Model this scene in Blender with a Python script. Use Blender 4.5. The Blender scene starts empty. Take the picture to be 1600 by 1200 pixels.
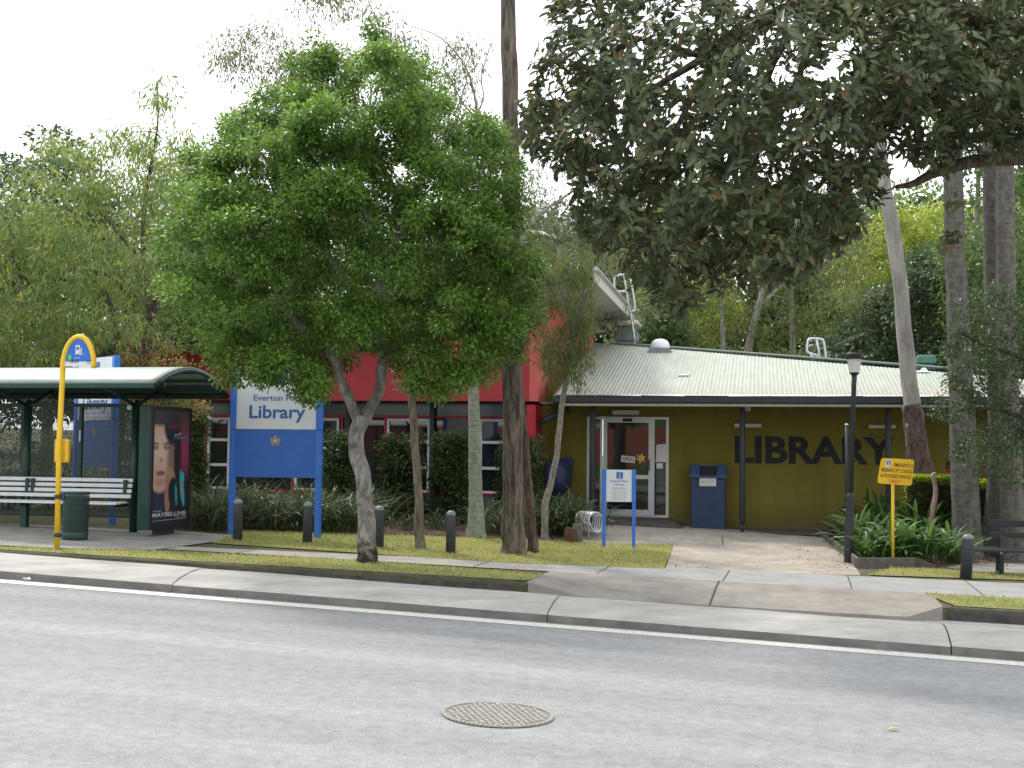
import bpy, bmesh, math, random
import numpy as np
from mathutils import Vector, Matrix
from mathutils.geometry import tessellate_polygon
random.seed(7); RNG = np.random.default_rng(7)
scene = bpy.context.scene
COL = scene.collection
R = math.radians

# ------------------------------------------------------------------ camera
FPX, EYE = 1985.0, 1.84
TH = math.atan(104/FPX); RO = 0.011
_F = np.array([0, math.cos(TH), math.sin(TH)])
_R0 = np.array([1., 0, 0]); _U0 = np.array([0, -math.sin(TH), math.cos(TH)])
_Rt = math.cos(RO)*_R0 + math.sin(RO)*_U0
_Up = -math.sin(RO)*_R0 + math.cos(RO)*_U0
CAM = np.array([0, 0, EYE])
cd = bpy.data.cameras.new('camera'); cam = bpy.data.objects.new('camera', cd); COL.objects.link(cam)
cam.matrix_world = Matrix(((_Rt[0], _Up[0], -_F[0], 0), (_Rt[1], _Up[1], -_F[1], 0), (_Rt[2], _Up[2], -_F[2], EYE), (0, 0, 0, 1)))
cd.sensor_width = 36; cd.lens = FPX*36/1600; cd.clip_end = 2000; cd.clip_start = .1
scene.camera = cam

def ray(px, py):
    d = _F*FPX + (px-800)*_Rt - (py-600)*_Up
    return d/d[1]
def W(px, py, Y):
    return CAM + ray(px, py)*Y

# survey of the ground: a street on a 3.5 % grade
PHI = R(13); UR = np.array([math.cos(PHI), -math.sin(PHI)]); NR = np.array([math.sin(PHI), math.cos(PHI)])
GA = .035; T0, T1, RISE = 22.5, 26.5, .13
def gz(x, y):
    t = NR[0]*x + NR[1]*y
    return -GA*(UR[0]*x + UR[1]*y) + RISE*min(1, max(0, (t-T0)/(T1-T0)))
def G(px, py, dz=0.0):
    d = ray(px, py); Y = 15.0
    for _ in range(60):
        p = CAM + d*Y
        h = EYE - (gz(p[0], p[1]) + dz)
        Y += .6*(h/max(1e-4, -d[2]) - Y)
        Y = min(Y, 80)
    p = CAM + d*Y
    return np.array([p[0], p[1], gz(p[0], p[1])+dz])

# ------------------------------------------------------------------ materials
def new_mat(name):
    m = bpy.data.materials.new(name); m.use_nodes = True
    nt = m.node_tree; b = nt.nodes['Principled BSDF']; return m, nt, b
def mat(name, c, rough=.6, metal=0., var=.12, scale=6., bump=0., bscale=40., spec=.4, c2=None, stretch=(1,1,1)):
    m, nt, b = new_mat(name)
    tc = nt.nodes.new('ShaderNodeTexCoord'); mp = nt.nodes.new('ShaderNodeMapping'); mp.inputs['Scale'].default_value = stretch
    nt.links.new(tc.outputs['Object'], mp.inputs['Vector'])
    n = nt.nodes.new('ShaderNodeTexNoise'); n.inputs['Scale'].default_value = scale; n.inputs['Detail'].default_value = 6; n.inputs['Roughness'].default_value = .65
    nt.links.new(mp.outputs[0], n.inputs['Vector'])
    r = nt.nodes.new('ShaderNodeValToRGB')
    r.color_ramp.elements[0].position = .3; r.color_ramp.elements[1].position = .7
    lo = [max(0, x*(1-var)) for x in c]; hi = [min(1, x*(1+var)) for x in c]
    if c2: hi = list(c2); lo = list(c)
    r.color_ramp.elements[0].color = (*lo, 1); r.color_ramp.elements[1].color = (*hi, 1)
    nt.links.new(n.outputs['Fac'], r.inputs['Fac']); nt.links.new(r.outputs['Color'], b.inputs['Base Color'])
    b.inputs['Roughness'].default_value = rough; b.inputs['Metallic'].default_value = metal
    b.inputs['Specular IOR Level'].default_value = spec
    if bump:
        n2 = nt.nodes.new('ShaderNodeTexNoise'); n2.inputs['Scale'].default_value = bscale; n2.inputs['Detail'].default_value = 5
        nt.links.new(mp.outputs[0], n2.inputs['Vector'])
        bp = nt.nodes.new('ShaderNodeBump'); bp.inputs['Strength'].default_value = bump; bp.inputs['Distance'].default_value = .03
        nt.links.new(n2.outputs['Fac'], bp.inputs['Height']); nt.links.new(bp.outputs[0], b.inputs['Normal'])
    return m
def leafmat(name, dark, light, trans=.35, rough=.45, accent=None, acc_at=.96):
    m, nt, b = new_mat(name)
    geo = nt.nodes.new('ShaderNodeNewGeometry'); at = nt.nodes.new('ShaderNodeAttribute'); at.attribute_name = 'tint'
    mx = nt.nodes.new('ShaderNodeMath'); mx.operation = 'MULTIPLY_ADD'; mx.inputs[1].default_value = .5
    nt.links.new(geo.outputs['Random Per Island'], mx.inputs[0])
    m2 = nt.nodes.new('ShaderNodeMath'); m2.operation = 'MULTIPLY'; m2.inputs[1].default_value = .5
    nt.links.new(at.outputs['Fac'], m2.inputs[0]); nt.links.new(m2.outputs[0], mx.inputs[2])
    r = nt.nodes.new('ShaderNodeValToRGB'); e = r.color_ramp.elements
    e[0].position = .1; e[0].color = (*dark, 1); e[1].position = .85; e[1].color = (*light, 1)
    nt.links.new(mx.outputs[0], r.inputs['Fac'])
    out = r.outputs['Color']
    if accent:
        gt = nt.nodes.new('ShaderNodeMath'); gt.operation = 'GREATER_THAN'; gt.inputs[1].default_value = acc_at
        nt.links.new(geo.outputs['Random Per Island'], gt.inputs[0])
        mc = nt.nodes.new('ShaderNodeMix'); mc.data_type = 'RGBA'; mc.inputs['B'].default_value = (*accent, 1)
        nt.links.new(gt.outputs[0], mc.inputs['Factor']); nt.links.new(out, mc.inputs['A']); out = mc.outputs['Result']
    nt.links.new(out, b.inputs['Base Color']); b.inputs['Roughness'].default_value = rough; b.inputs['Specular IOR Level'].default_value = .45
    tr = nt.nodes.new('ShaderNodeBsdfTranslucent'); hs = nt.nodes.new('ShaderNodeHueSaturation')
    hs.inputs['Value'].default_value = 1.7; hs.inputs['Hue'].default_value = .485; nt.links.new(out, hs.inputs['Color']); nt.links.new(hs.outputs[0], tr.inputs['Color'])
    ms = nt.nodes.new('ShaderNodeMixShader'); ms.inputs[0].default_value = trans
    nt.links.new(b.outputs[0], ms.inputs[1]); nt.links.new(tr.outputs[0], ms.inputs[2])
    nt.links.new(ms.outputs[0], nt.nodes['Material Output'].inputs['Surface'])
    return m
def barkmat(name, dark, light, scale=14, zs=.18, bump=.6, rings=0., blotch=None, stain=0.):
    m, nt, b = new_mat(name)
    tc = nt.nodes.new('ShaderNodeTexCoord'); mp = nt.nodes.new('ShaderNodeMapping'); mp.inputs['Scale'].default_value = (1, 1, zs)
    nt.links.new(tc.outputs['Object'], mp.inputs['Vector'])
    n = nt.nodes.new('ShaderNodeTexNoise'); n.inputs['Scale'].default_value = scale; n.inputs['Detail'].default_value = 7; n.inputs['Distortion'].default_value = .6; n.inputs['Roughness'].default_value = .7
    nt.links.new(mp.outputs[0], n.inputs['Vector'])
    r = nt.nodes.new('ShaderNodeValToRGB'); e = r.color_ramp.elements
    e[0].position = .38; e[0].color = (*dark, 1); e[1].position = .66; e[1].color = (*light, 1)
    nt.links.new(n.outputs['Fac'], r.inputs['Fac']); out = r.outputs['Color']
    if rings:
        wv = nt.nodes.new('ShaderNodeTexWave'); wv.bands_direction = 'Z'; wv.inputs['Scale'].default_value = rings; wv.inputs['Distortion'].default_value = 1.5; wv.inputs['Detail'].default_value = 2
        nt.links.new(tc.outputs['Object'], wv.inputs['Vector'])
        rr = nt.nodes.new('ShaderNodeValToRGB'); rr.color_ramp.elements[0].position = .0; rr.color_ramp.elements[0].color = (.85, .85, .85, 1); rr.color_ramp.elements[1].position = .25; rr.color_ramp.elements[1].color = (1, 1, 1, 1)
        nt.links.new(wv.outputs['Fac'], rr.inputs['Fac'])
        mc = nt.nodes.new('ShaderNodeMix'); mc.data_type = 'RGBA'; mc.blend_type = 'MULTIPLY'; mc.inputs['Factor'].default_value = 1
        nt.links.new(out, mc.inputs['A']); nt.links.new(rr.outputs[0], mc.inputs['B']); out = mc.outputs['Result']
    if blotch:
        n3 = nt.nodes.new('ShaderNodeTexNoise'); n3.inputs['Scale'].default_value = 7; n3.inputs['Detail'].default_value = 4
        nt.links.new(tc.outputs['Object'], n3.inputs['Vector'])
        r3 = nt.nodes.new('ShaderNodeValToRGB'); r3.color_ramp.elements[0].position = .50; r3.color_ramp.elements[1].position = .68
        nt.links.new(n3.outputs['Fac'], r3.inputs['Fac'])
        mc = nt.nodes.new('ShaderNodeMix'); mc.data_type = 'RGBA'; mc.inputs['B'].default_value = (*blotch, 1)
        nt.links.new(r3.outputs[0], mc.inputs['Factor']); nt.links.new(out, mc.inputs['A']); out = mc.outputs['Result']
    if stain:
        sp_ = nt.nodes.new('ShaderNodeSeparateXYZ'); nt.links.new(tc.outputs['Object'], sp_.inputs[0])
        n5 = nt.nodes.new('ShaderNodeTexNoise'); n5.inputs['Scale'].default_value = 9; n5.inputs['Detail'].default_value = 5; nt.links.new(tc.outputs['Object'], n5.inputs['Vector'])
        ad_ = nt.nodes.new('ShaderNodeMath'); ad_.operation = 'MULTIPLY_ADD'; ad_.inputs[1].default_value = stain*2.2; nt.links.new(n5.outputs['Fac'], ad_.inputs[0]); nt.links.new(sp_.outputs['Z'], ad_.inputs[2])
        r5 = nt.nodes.new('ShaderNodeMapRange'); r5.inputs['From Min'].default_value = stain*1.3; r5.inputs['From Max'].default_value = stain*2.0; nt.links.new(ad_.outputs[0], r5.inputs['Value'])
        mc = nt.nodes.new('ShaderNodeMix'); mc.data_type = 'RGBA'; mc.inputs['A'].default_value = (.03, .026, .022, 1); nt.links.new(r5.outputs[0], mc.inputs['Factor']); nt.links.new(out, mc.inputs['B']); out = mc.outputs['Result']
    nt.links.new(out, b.inputs['Base Color']); b.inputs['Roughness'].default_value = .9; b.inputs['Specular IOR Level'].default_value = .2
    bp = nt.nodes.new('ShaderNodeBump'); bp.inputs['Strength'].default_value = bump; bp.inputs['Distance'].default_value = .05
    nt.links.new(n.outputs['Fac'], bp.inputs['Height']); nt.links.new(bp.outputs[0], b.inputs['Normal'])
    return m
def perfmat(name, c, pitch=.028, hole=.5):
    """perforated sheet: round holes really let the view through"""
    m, nt, b = new_mat(name); b.inputs['Base Color'].default_value = (*c, 1); b.inputs['Roughness'].default_value = .55
    uv = nt.nodes.new('ShaderNodeUVMap'); uv.uv_map = 'uv'
    vo = nt.nodes.new('ShaderNodeTexVoronoi'); vo.voronoi_dimensions = '2D'; vo.inputs['Scale'].default_value = 1/pitch; vo.inputs['Randomness'].default_value = 0
    nt.links.new(uv.outputs[0], vo.inputs['Vector'])
    lt = nt.nodes.new('ShaderNodeMath'); lt.operation = 'LESS_THAN'; lt.inputs[1].default_value = hole
    nt.links.new(vo.outputs['Distance'], lt.inputs[0])
    tr = nt.nodes.new('ShaderNodeBsdfTransparent'); ms = nt.nodes.new('ShaderNodeMixShader')
    nt.links.new(lt.outputs[0], ms.inputs[0]); nt.links.new(b.outputs[0], ms.inputs[1]); nt.links.new(tr.outputs[0], ms.inputs[2])
    nt.links.new(ms.outputs[0], nt.nodes['Material Output'].inputs['Surface'])
    return m
M = {}
M['charcoal'] = mat('charcoal paint', (.028, .032, .038), .5, var=.25, scale=9)
M['bollard'] = mat('bollard paint', (.045, .052, .06), .5, var=.3, scale=9, bump=.1)
M['green_paint'] = mat('dark green paint', (.010, .042, .034), .42, var=.25)
M['shelter_roof'] = mat('weathered green roof sheet', (.17, .235, .20), .5, var=.35, scale=5, c2=(.33, .39, .355), stretch=(.5, 2, 2))
M['white_metal'] = mat('white powdercoat', (.62, .65, .66), .45, var=.08)
M['bluewhite'] = mat('sign white', (.66, .70, .74), .4, var=.04, scale=3)
M['blue'] = mat('sign blue', (.022, .13, .50), .38, var=.1, scale=4)
M['blue_post'] = mat('post blue', (.035, .17, .62), .38, var=.1, scale=4)
M['blue_text'] = mat('letter blue', (.03, .12, .38), .5, var=.02)
M['yellow'] = mat('yellow paint', (.72, .46, .02), .42, var=.12, scale=5)
M['yellow_sign'] = mat('yellow sign face', (.80, .48, .01), .45, var=.08, scale=5)
M['amber'] = mat('amber plastic', (.55, .30, .02), .4, var=.15)
M['black'] = mat('black', (.012, .012, .014), .5, var=.1)
M['redtext'] = mat('red letter', (.6, .04, .03), .5)
M['red'] = mat('red render', (.34, .035, .042), .75, var=.12, scale=1.5, bump=.1)
M['pink'] = mat('lit red render', (.55, .115, .105), .8, var=.14, scale=1.2, bump=.1)  # paler copy of the red render; brighter light on the side wall painted in
M['redtrim'] = mat('red trim', (.42, .02, .035), .5)
M['olive'] = mat('olive render', (.150, .132, .022), .85, scale=.55, bump=.25, bscale=60, c2=(.205, .185, .030))
def wallmat():
    m = M['olive']; nt = m.node_tree; b = nt.nodes['Principled BSDF']; N = nt.nodes.new; Lk = nt.links.new
    src = b.inputs['Base Color'].links[0].from_socket; tc = N('ShaderNodeTexCoord'); mp = N('ShaderNodeMapping'); mp.inputs['Scale'].default_value = (3, 3, .5); Lk(tc.outputs['Object'], mp.inputs[0])
    n = N('ShaderNodeTexNoise'); n.inputs['Scale'].default_value = 1; n.inputs['Detail'].default_value = 5; Lk(mp.outputs[0], n.inputs['Vector'])
    r = N('ShaderNodeValToRGB'); r.color_ramp.elements[0].position = .35; r.color_ramp.elements[0].color = (.84, .83, .82, 1); r.color_ramp.elements[1].position = .66; r.color_ramp.elements[1].color = (1.05, 1.05, 1.05, 1); Lk(n.outputs['Fac'], r.inputs[0])
    mx = N('ShaderNodeMix'); mx.data_type = 'RGBA'; mx.blend_type = 'MULTIPLY'; mx.inputs['Factor'].default_value = .7; Lk(src, mx.inputs['A']); Lk(r.outputs[0], mx.inputs['B'])
    s_ = N('ShaderNodeSeparateXYZ'); Lk(tc.outputs['Object'], s_.inputs[0]); mr = N('ShaderNodeMapRange'); mr.inputs['From Min'].default_value = .05; mr.inputs['From Max'].default_value = .55; mr.inputs['To Min'].default_value = .45; mr.inputs['To Max'].default_value = 0; Lk(s_.outputs['Z'], mr.inputs['Value'])
    m2 = N('ShaderNodeMix'); m2.data_type = 'RGBA'; m2.inputs['B'].default_value = (.07, .06, .04, 1); Lk(mr.outputs[0], m2.inputs['Factor']); Lk(mx.outputs['Result'], m2.inputs['A']); Lk(m2.outputs['Result'], b.inputs['Base Color'])
    br = N('ShaderNodeTexBrick'); br.inputs['Scale'].default_value = 1; br.inputs['Brick Width'].default_value = .4; br.inputs['Row Height'].default_value = .2; br.inputs['Mortar Size'].default_value = .012
    mpb = N('ShaderNodeMapping'); mpb.inputs['Rotation'].default_value = (R(90), 0, 0); Lk(tc.outputs['Object'], mpb.inputs[0]); Lk(mpb.outputs[0], br.inputs['Vector'])
    bp = N('ShaderNodeBump'); bp.inputs['Strength'].default_value = .35; bp.inputs['Distance'].default_value = .01; bp.invert = True; Lk(br.outputs['Fac'], bp.inputs['Height'])
    old = b.inputs['Normal'].links[0].from_node; Lk(bp.outputs[0], old.inputs['Normal'])
wallmat()
M['letter'] = mat('painted dark letter', (.026, .026, .03), .85)
M['cream'] = mat('cream fascia', (.55, .53, .47), .6, var=.12)
M['soffit'] = mat('soffit', (.40, .42, .38), .7, var=.15, scale=.8)
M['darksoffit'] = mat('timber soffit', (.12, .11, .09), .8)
M['grey_block'] = mat('grey blockwork', (.10, .10, .10), .9, var=.2, bump=.2)
M['alu'] = mat('aluminium', (.52, .54, .55), .38, metal=.55, var=.1)
M['galv'] = mat('galvanised steel', (.55, .58, .60), .35, metal=.7, var=.15)
M['navy'] = mat('navy cabinet', (.02, .04, .10), .45, var=.2, scale=5)
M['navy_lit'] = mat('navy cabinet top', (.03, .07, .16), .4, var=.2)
M['paper'] = mat('paper', (.62, .63, .62), .7, var=.05)
M['timber'] = mat('weathered sleeper', (.16, .13, .105), .9, var=.35, scale=9, bump=.4, stretch=(1, 1, 6))
M['concrete_edge'] = mat('edging', (.13, .118, .10), .9, var=.35, scale=7, bump=.4)
M['dome'] = mat('skylight dome', (.72, .74, .76), .25, var=.06)
M['gvent'] = mat('green vent', (.07, .16, .125), .5, var=.2)
M['greyvent'] = mat('grey vent', (.20, .23, .24), .5, var=.2)
M['lampglass'] = mat('frosted lamp glass', (.62, .63, .62), .3, var=.05)
M['star'] = mat('star yellow', (.50, .42, .10), .6, var=.3, scale=20)
M['teal'] = mat('teal print', (.02, .42, .45), .4)
M['gold'] = mat('crest gold', (.35, .27, .16), .5, var=.4, scale=60)
M['crestwhite'] = mat('crest silver', (.5, .5, .48), .5, var=.3, scale=60)
M['bin'] = perfmat('perforated bin steel', (.014, .038, .036), .034, .30)
M['screen'] = perfmat('perforated screen steel', (.016, .03, .026), .022, .34)
M['iron'] = mat('cast iron', (.20, .185, .17), .75, metal=.0, var=.3, scale=20, bump=.3)
M['ironhi'] = mat('worn iron studs', (.36, .34, .31), .6, metal=.1, var=.3, scale=30)
M['white_line'] = mat('worn white road paint', (.40, .39, .36), .8, var=.3, scale=22, c2=(.66, .65, .60))
M['rust'] = mat('rust', (.10, .05, .03), .8)
def glassmat(name, c=(.014, .017, .018), rough=.03):
    m, nt, b = new_mat(name); b.inputs['Base Color'].default_value = (*c, 1); b.inputs['Roughness'].default_value = rough
    b.inputs['Specular IOR Level'].default_value = .75; b.inputs['IOR'].default_value = 1.55; return m
M['glass'] = glassmat('window glass'); M['glass2'] = glassmat('tinted glass', (.03, .032, .034), .12)

# asphalt: aggregate speckle, wheel-track bands along the street
def asphalt():
    m, nt, b = new_mat('asphalt'); N = nt.nodes.new; Lk = nt.links.new
    tc = N('ShaderNodeTexCoord'); mp = N('ShaderNodeMapping'); mp.inputs['Rotation'].default_value = (0, 0, PHI); Lk(tc.outputs['Object'], mp.inputs[0])
    mp2 = N('ShaderNodeMapping'); mp2.inputs['Scale'].default_value = (.045, 1.1, 1); Lk(mp.outputs[0], mp2.inputs[0])
    n1 = N('ShaderNodeTexNoise'); n1.inputs['Scale'].default_value = 1.3; n1.inputs['Detail'].default_value = 4; Lk(mp2.outputs[0], n1.inputs['Vector'])
    r1 = N('ShaderNodeValToRGB'); r1.color_ramp.elements[0].position = .34; r1.color_ramp.elements[1].position = .68
    r1.color_ramp.elements[0].color = (.235, .240, .245, 1); r1.color_ramp.elements[1].color = (.305, .312, .316, 1); Lk(n1.outputs['Fac'], r1.inputs[0])
    n2 = N('ShaderNodeTexNoise'); n2.inputs['Scale'].default_value = 60; n2.inputs['Detail'].default_value = 3; n2.inputs['Roughness'].default_value = .8; Lk(tc.outputs['Object'], n2.inputs['Vector'])
    r2 = N('ShaderNodeValToRGB'); e = r2.color_ramp.elements; e[0].position = .33; e[0].color = (.62, .62, .62, 1); e[1].position = .66; e[1].color = (1.2, 1.19, 1.17, 1)
    Lk(n2.outputs['Fac'], r2.inputs[0])
    mc = N('ShaderNodeMix'); mc.data_type = 'RGBA'; mc.blend_type = 'MULTIPLY'; mc.inputs['Factor'].default_value = .85
    Lk(r1.outputs[0], mc.inputs['A']); Lk(r2.outputs[0], mc.inputs['B'])
    v = N('ShaderNodeTexVoronoi'); v.inputs['Scale'].default_value = 60; Lk(tc.outputs['Object'], v.inputs['Vector'])
    rv = N('ShaderNodeValToRGB'); rv.color_ramp.elements[0].position = .0; rv.color_ramp.elements[0].color = (1, 1, 1, 1); rv.color_ramp.elements[1].position = .16; rv.color_ramp.elements[1].color = (0, 0, 0, 1)
    Lk(v.outputs['Distance'], rv.inputs[0])
    n4 = N('ShaderNodeTexNoise'); n4.inputs['Scale'].default_value = 9; n4.inputs['Detail'].default_value = 6; Lk(tc.outputs['Object'], n4.inputs['Vector'])
    r4 = N('ShaderNodeValToRGB'); r4.color_ramp.elements[0].position = .35; r4.color_ramp.elements[0].color = (.86, .86, .86, 1); r4.color_ramp.elements[1].position = .65; r4.color_ramp.elements[1].color = (1.05, 1.05, 1.05, 1); Lk(n4.outputs['Fac'], r4.inputs[0])
    m4 = N('ShaderNodeMix'); m4.data_type = 'RGBA'; m4.blend_type = 'MULTIPLY'; m4.inputs['Factor'].default_value = 1; Lk(mc.outputs['Result'], m4.inputs['A']); Lk(r4.outputs[0], m4.inputs['B'])
    m5 = N('ShaderNodeMix'); m5.data_type = 'RGBA'; m5.inputs['B'].default_value = (.40, .39, .37, 1)
    mm = N('ShaderNodeMath'); mm.operation = 'MULTIPLY'; mm.inputs[1].default_value = .45; Lk(rv.outputs[0], mm.inputs[0]); Lk(mm.outputs[0], m5.inputs['Factor']); Lk(m4.outputs['Result'], m5.inputs['A'])
    Lk(m5.outputs['Result'], b.inputs['Base Color']); b.inputs['Roughness'].default_value = .8; b.inputs['Specular IOR Level'].default_value = .3
    bp = N('ShaderNodeBump'); bp.inputs['Strength'].default_value = .5; bp.inputs['Distance'].default_value = .01; Lk(n2.outputs['Fac'], bp.inputs['Height']); Lk(bp.outputs[0], b.inputs['Normal'])
    return m
M['asphalt'] = asphalt()
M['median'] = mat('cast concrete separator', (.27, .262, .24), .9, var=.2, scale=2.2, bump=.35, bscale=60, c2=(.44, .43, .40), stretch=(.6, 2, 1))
M['median_face'] = mat('darker face concrete', (.10, .094, .09), .9, var=.2, scale=4, bump=.35, bscale=60, c2=(.18, .17, .16), stretch=(.6, 2, 1))  # upright face of the separator, darker than its top
M['kerbdark'] = mat('old kerb', (.028, .027, .025), .95, scale=6, bump=.5, c2=(.085, .08, .074))
M['footpath'] = mat('footpath concrete', (.25, .24, .215), .9, scale=2.5, bump=.3, bscale=80, c2=(.36, .345, .31))
M['footpath2'] = mat('grey footpath', (.235, .24, .235), .9, scale=2.5, bump=.3, bscale=80, c2=(.33, .335, .325))
M['apron'] = mat('driveway apron', (.20, .185, .165), .9, scale=3, bump=.5, bscale=80, c2=(.32, .295, .265))
M['entry'] = mat('entry path', (.25, .22, .185), .92, scale=2, bump=.4, bscale=60, c2=(.42, .38, .325))
M['slab'] = mat('bus stop slab', (.18, .172, .16), .9, scale=2.2, bump=.3, bscale=80, c2=(.31, .30, .275))
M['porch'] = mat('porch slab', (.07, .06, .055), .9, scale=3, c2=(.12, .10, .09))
M['joint'] = mat('dark joint', (.05, .045, .04), .95)
M['soil'] = mat('mulch', (.035, .022, .016), 1, scale=14, bump=1., bscale=30, c2=(.15, .095, .065))
M['turf'] = mat('turf soil', (.13, .17, .035), 1, scale=2.2, bump=.6, bscale=70, c2=(.31, .27, .13))
M['far_ground'] = mat('leaf litter ground', (.05, .06, .025), 1, scale=3, bump=.5, c2=(.12, .10, .05))
M['brick'] = mat('brick', (.50, .17, .12), .9, var=.2, scale=6)
M['bush_green'] = mat('bank grass', (.06, .13, .03), 1, var=.4, scale=2)

BK = {
 'grey': barkmat('smooth grey bark', (.11, .103, .095), (.34, .325, .30), 9, .5, .35, blotch=(.12, .105, .09), stain=.45),
 'rough': barkmat('rough furrowed bark', (.045, .037, .030), (.25, .21, .175), 16, .13, 1.),
 'gum': barkmat('pale gum bark', (.20, .185, .17), (.40, .38, .35), 4, .3, .15),
 'gumbase': barkmat('flaking gum bark', (.05, .035, .028), (.19, .15, .125), 14, .3, .7),
 'palm': barkmat('ringed palm bark', (.075, .068, .06), (.17, .155, .14), 9, .9, .3, rings=3.4, blotch=(.145, .15, .12)),
 'palmgreen': barkmat('pale green palm bark', (.17, .20, .16), (.33, .36, .29), 9, .9, .25, rings=3.2),
 'brown': barkmat('brown bark', (.045, .033, .026), (.17, .13, .105), 14, .3, .6),
 'pale': barkmat('pale mottled bark', (.13, .12, .10), (.34, .32, .28), 26, .5, .4),
 'log': barkmat('greying log bark', (.085, .072, .058), (.31, .27, .225), 12, .2, .7),
}
LF = {
 'main': leafmat('fresh green leaf', (.016, .046, .011), (.17, .31, .048), .40, .42, accent=(.22, .14, .05), acc_at=.99),
 'fig': leafmat('leathery fig leaf', (.032, .050, .024), (.12, .15, .068), .28, .48, accent=(.15, .095, .036), acc_at=.95),
 'acacia': leafmat('long olive leaf', (.05, .10, .028), (.23, .31, .09), .45, .5, accent=(.42, .36, .05), acc_at=.97),
 'gumleaf': leafmat('grey gum leaf', (.05, .072, .030), (.155, .185, .08), .4, .5, accent=(.16, .10, .04), acc_at=.94),
 'weep': leafmat('weeping olive leaf', (.035, .060, .016), (.15, .20, .055), .4, .5, accent=(.20, .15, .04), acc_at=.95),
 'dark': leafmat('dark evergreen leaf', (.018, .040, .016), (.07, .115, .045), .3, .45),
 'mid': leafmat('mid green leaf', (.035, .075, .022), (.14, .215, .065), .4, .45),
 'lime': leafmat('sunlit yellow green leaf', (.10, .16, .02), (.32, .38, .06), .5, .5),
 'hedge': leafmat('hedge leaf', (.016, .040, .012), (.060, .105, .026), .3, .4, accent=(.11, .12, .03), acc_at=.9),
 'hedgetop': leafmat('sunlit hedge leaf', (.15, .25, .02), (.38, .50, .03), .5, .4),  # hedge leaves with sunlight put into their colour
 'strap': leafmat('strap leaf', (.016, .036, .014), (.07, .11, .04), .3, .4, accent=(.20, .17, .09), acc_at=.93),
 'lily': leafmat('broad strap leaf', (.022, .065, .018), (.11, .21, .055), .3, .5),
 'palmf': leafmat('palm frond', (.03, .055, .018), (.11, .15, .045), .35, .4),
 'redleaf': leafmat('red leaf', (.14, .02, .02), (.33, .06, .05), .4, .5),
 'flower': leafmat('pink and green leaf', (.08, .13, .03), (.26, .30, .08), .4, .5, accent=(.60, .16, .12), acc_at=.86),
 'grass': leafmat('grass blade', (.13, .20, .035), (.42, .46, .13), .4, .6, accent=(.46, .38, .20), acc_at=.70),
 'litter': leafmat('fallen leaf', (.16, .08, .04), (.42, .32, .20), .1, .8),
}

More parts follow.
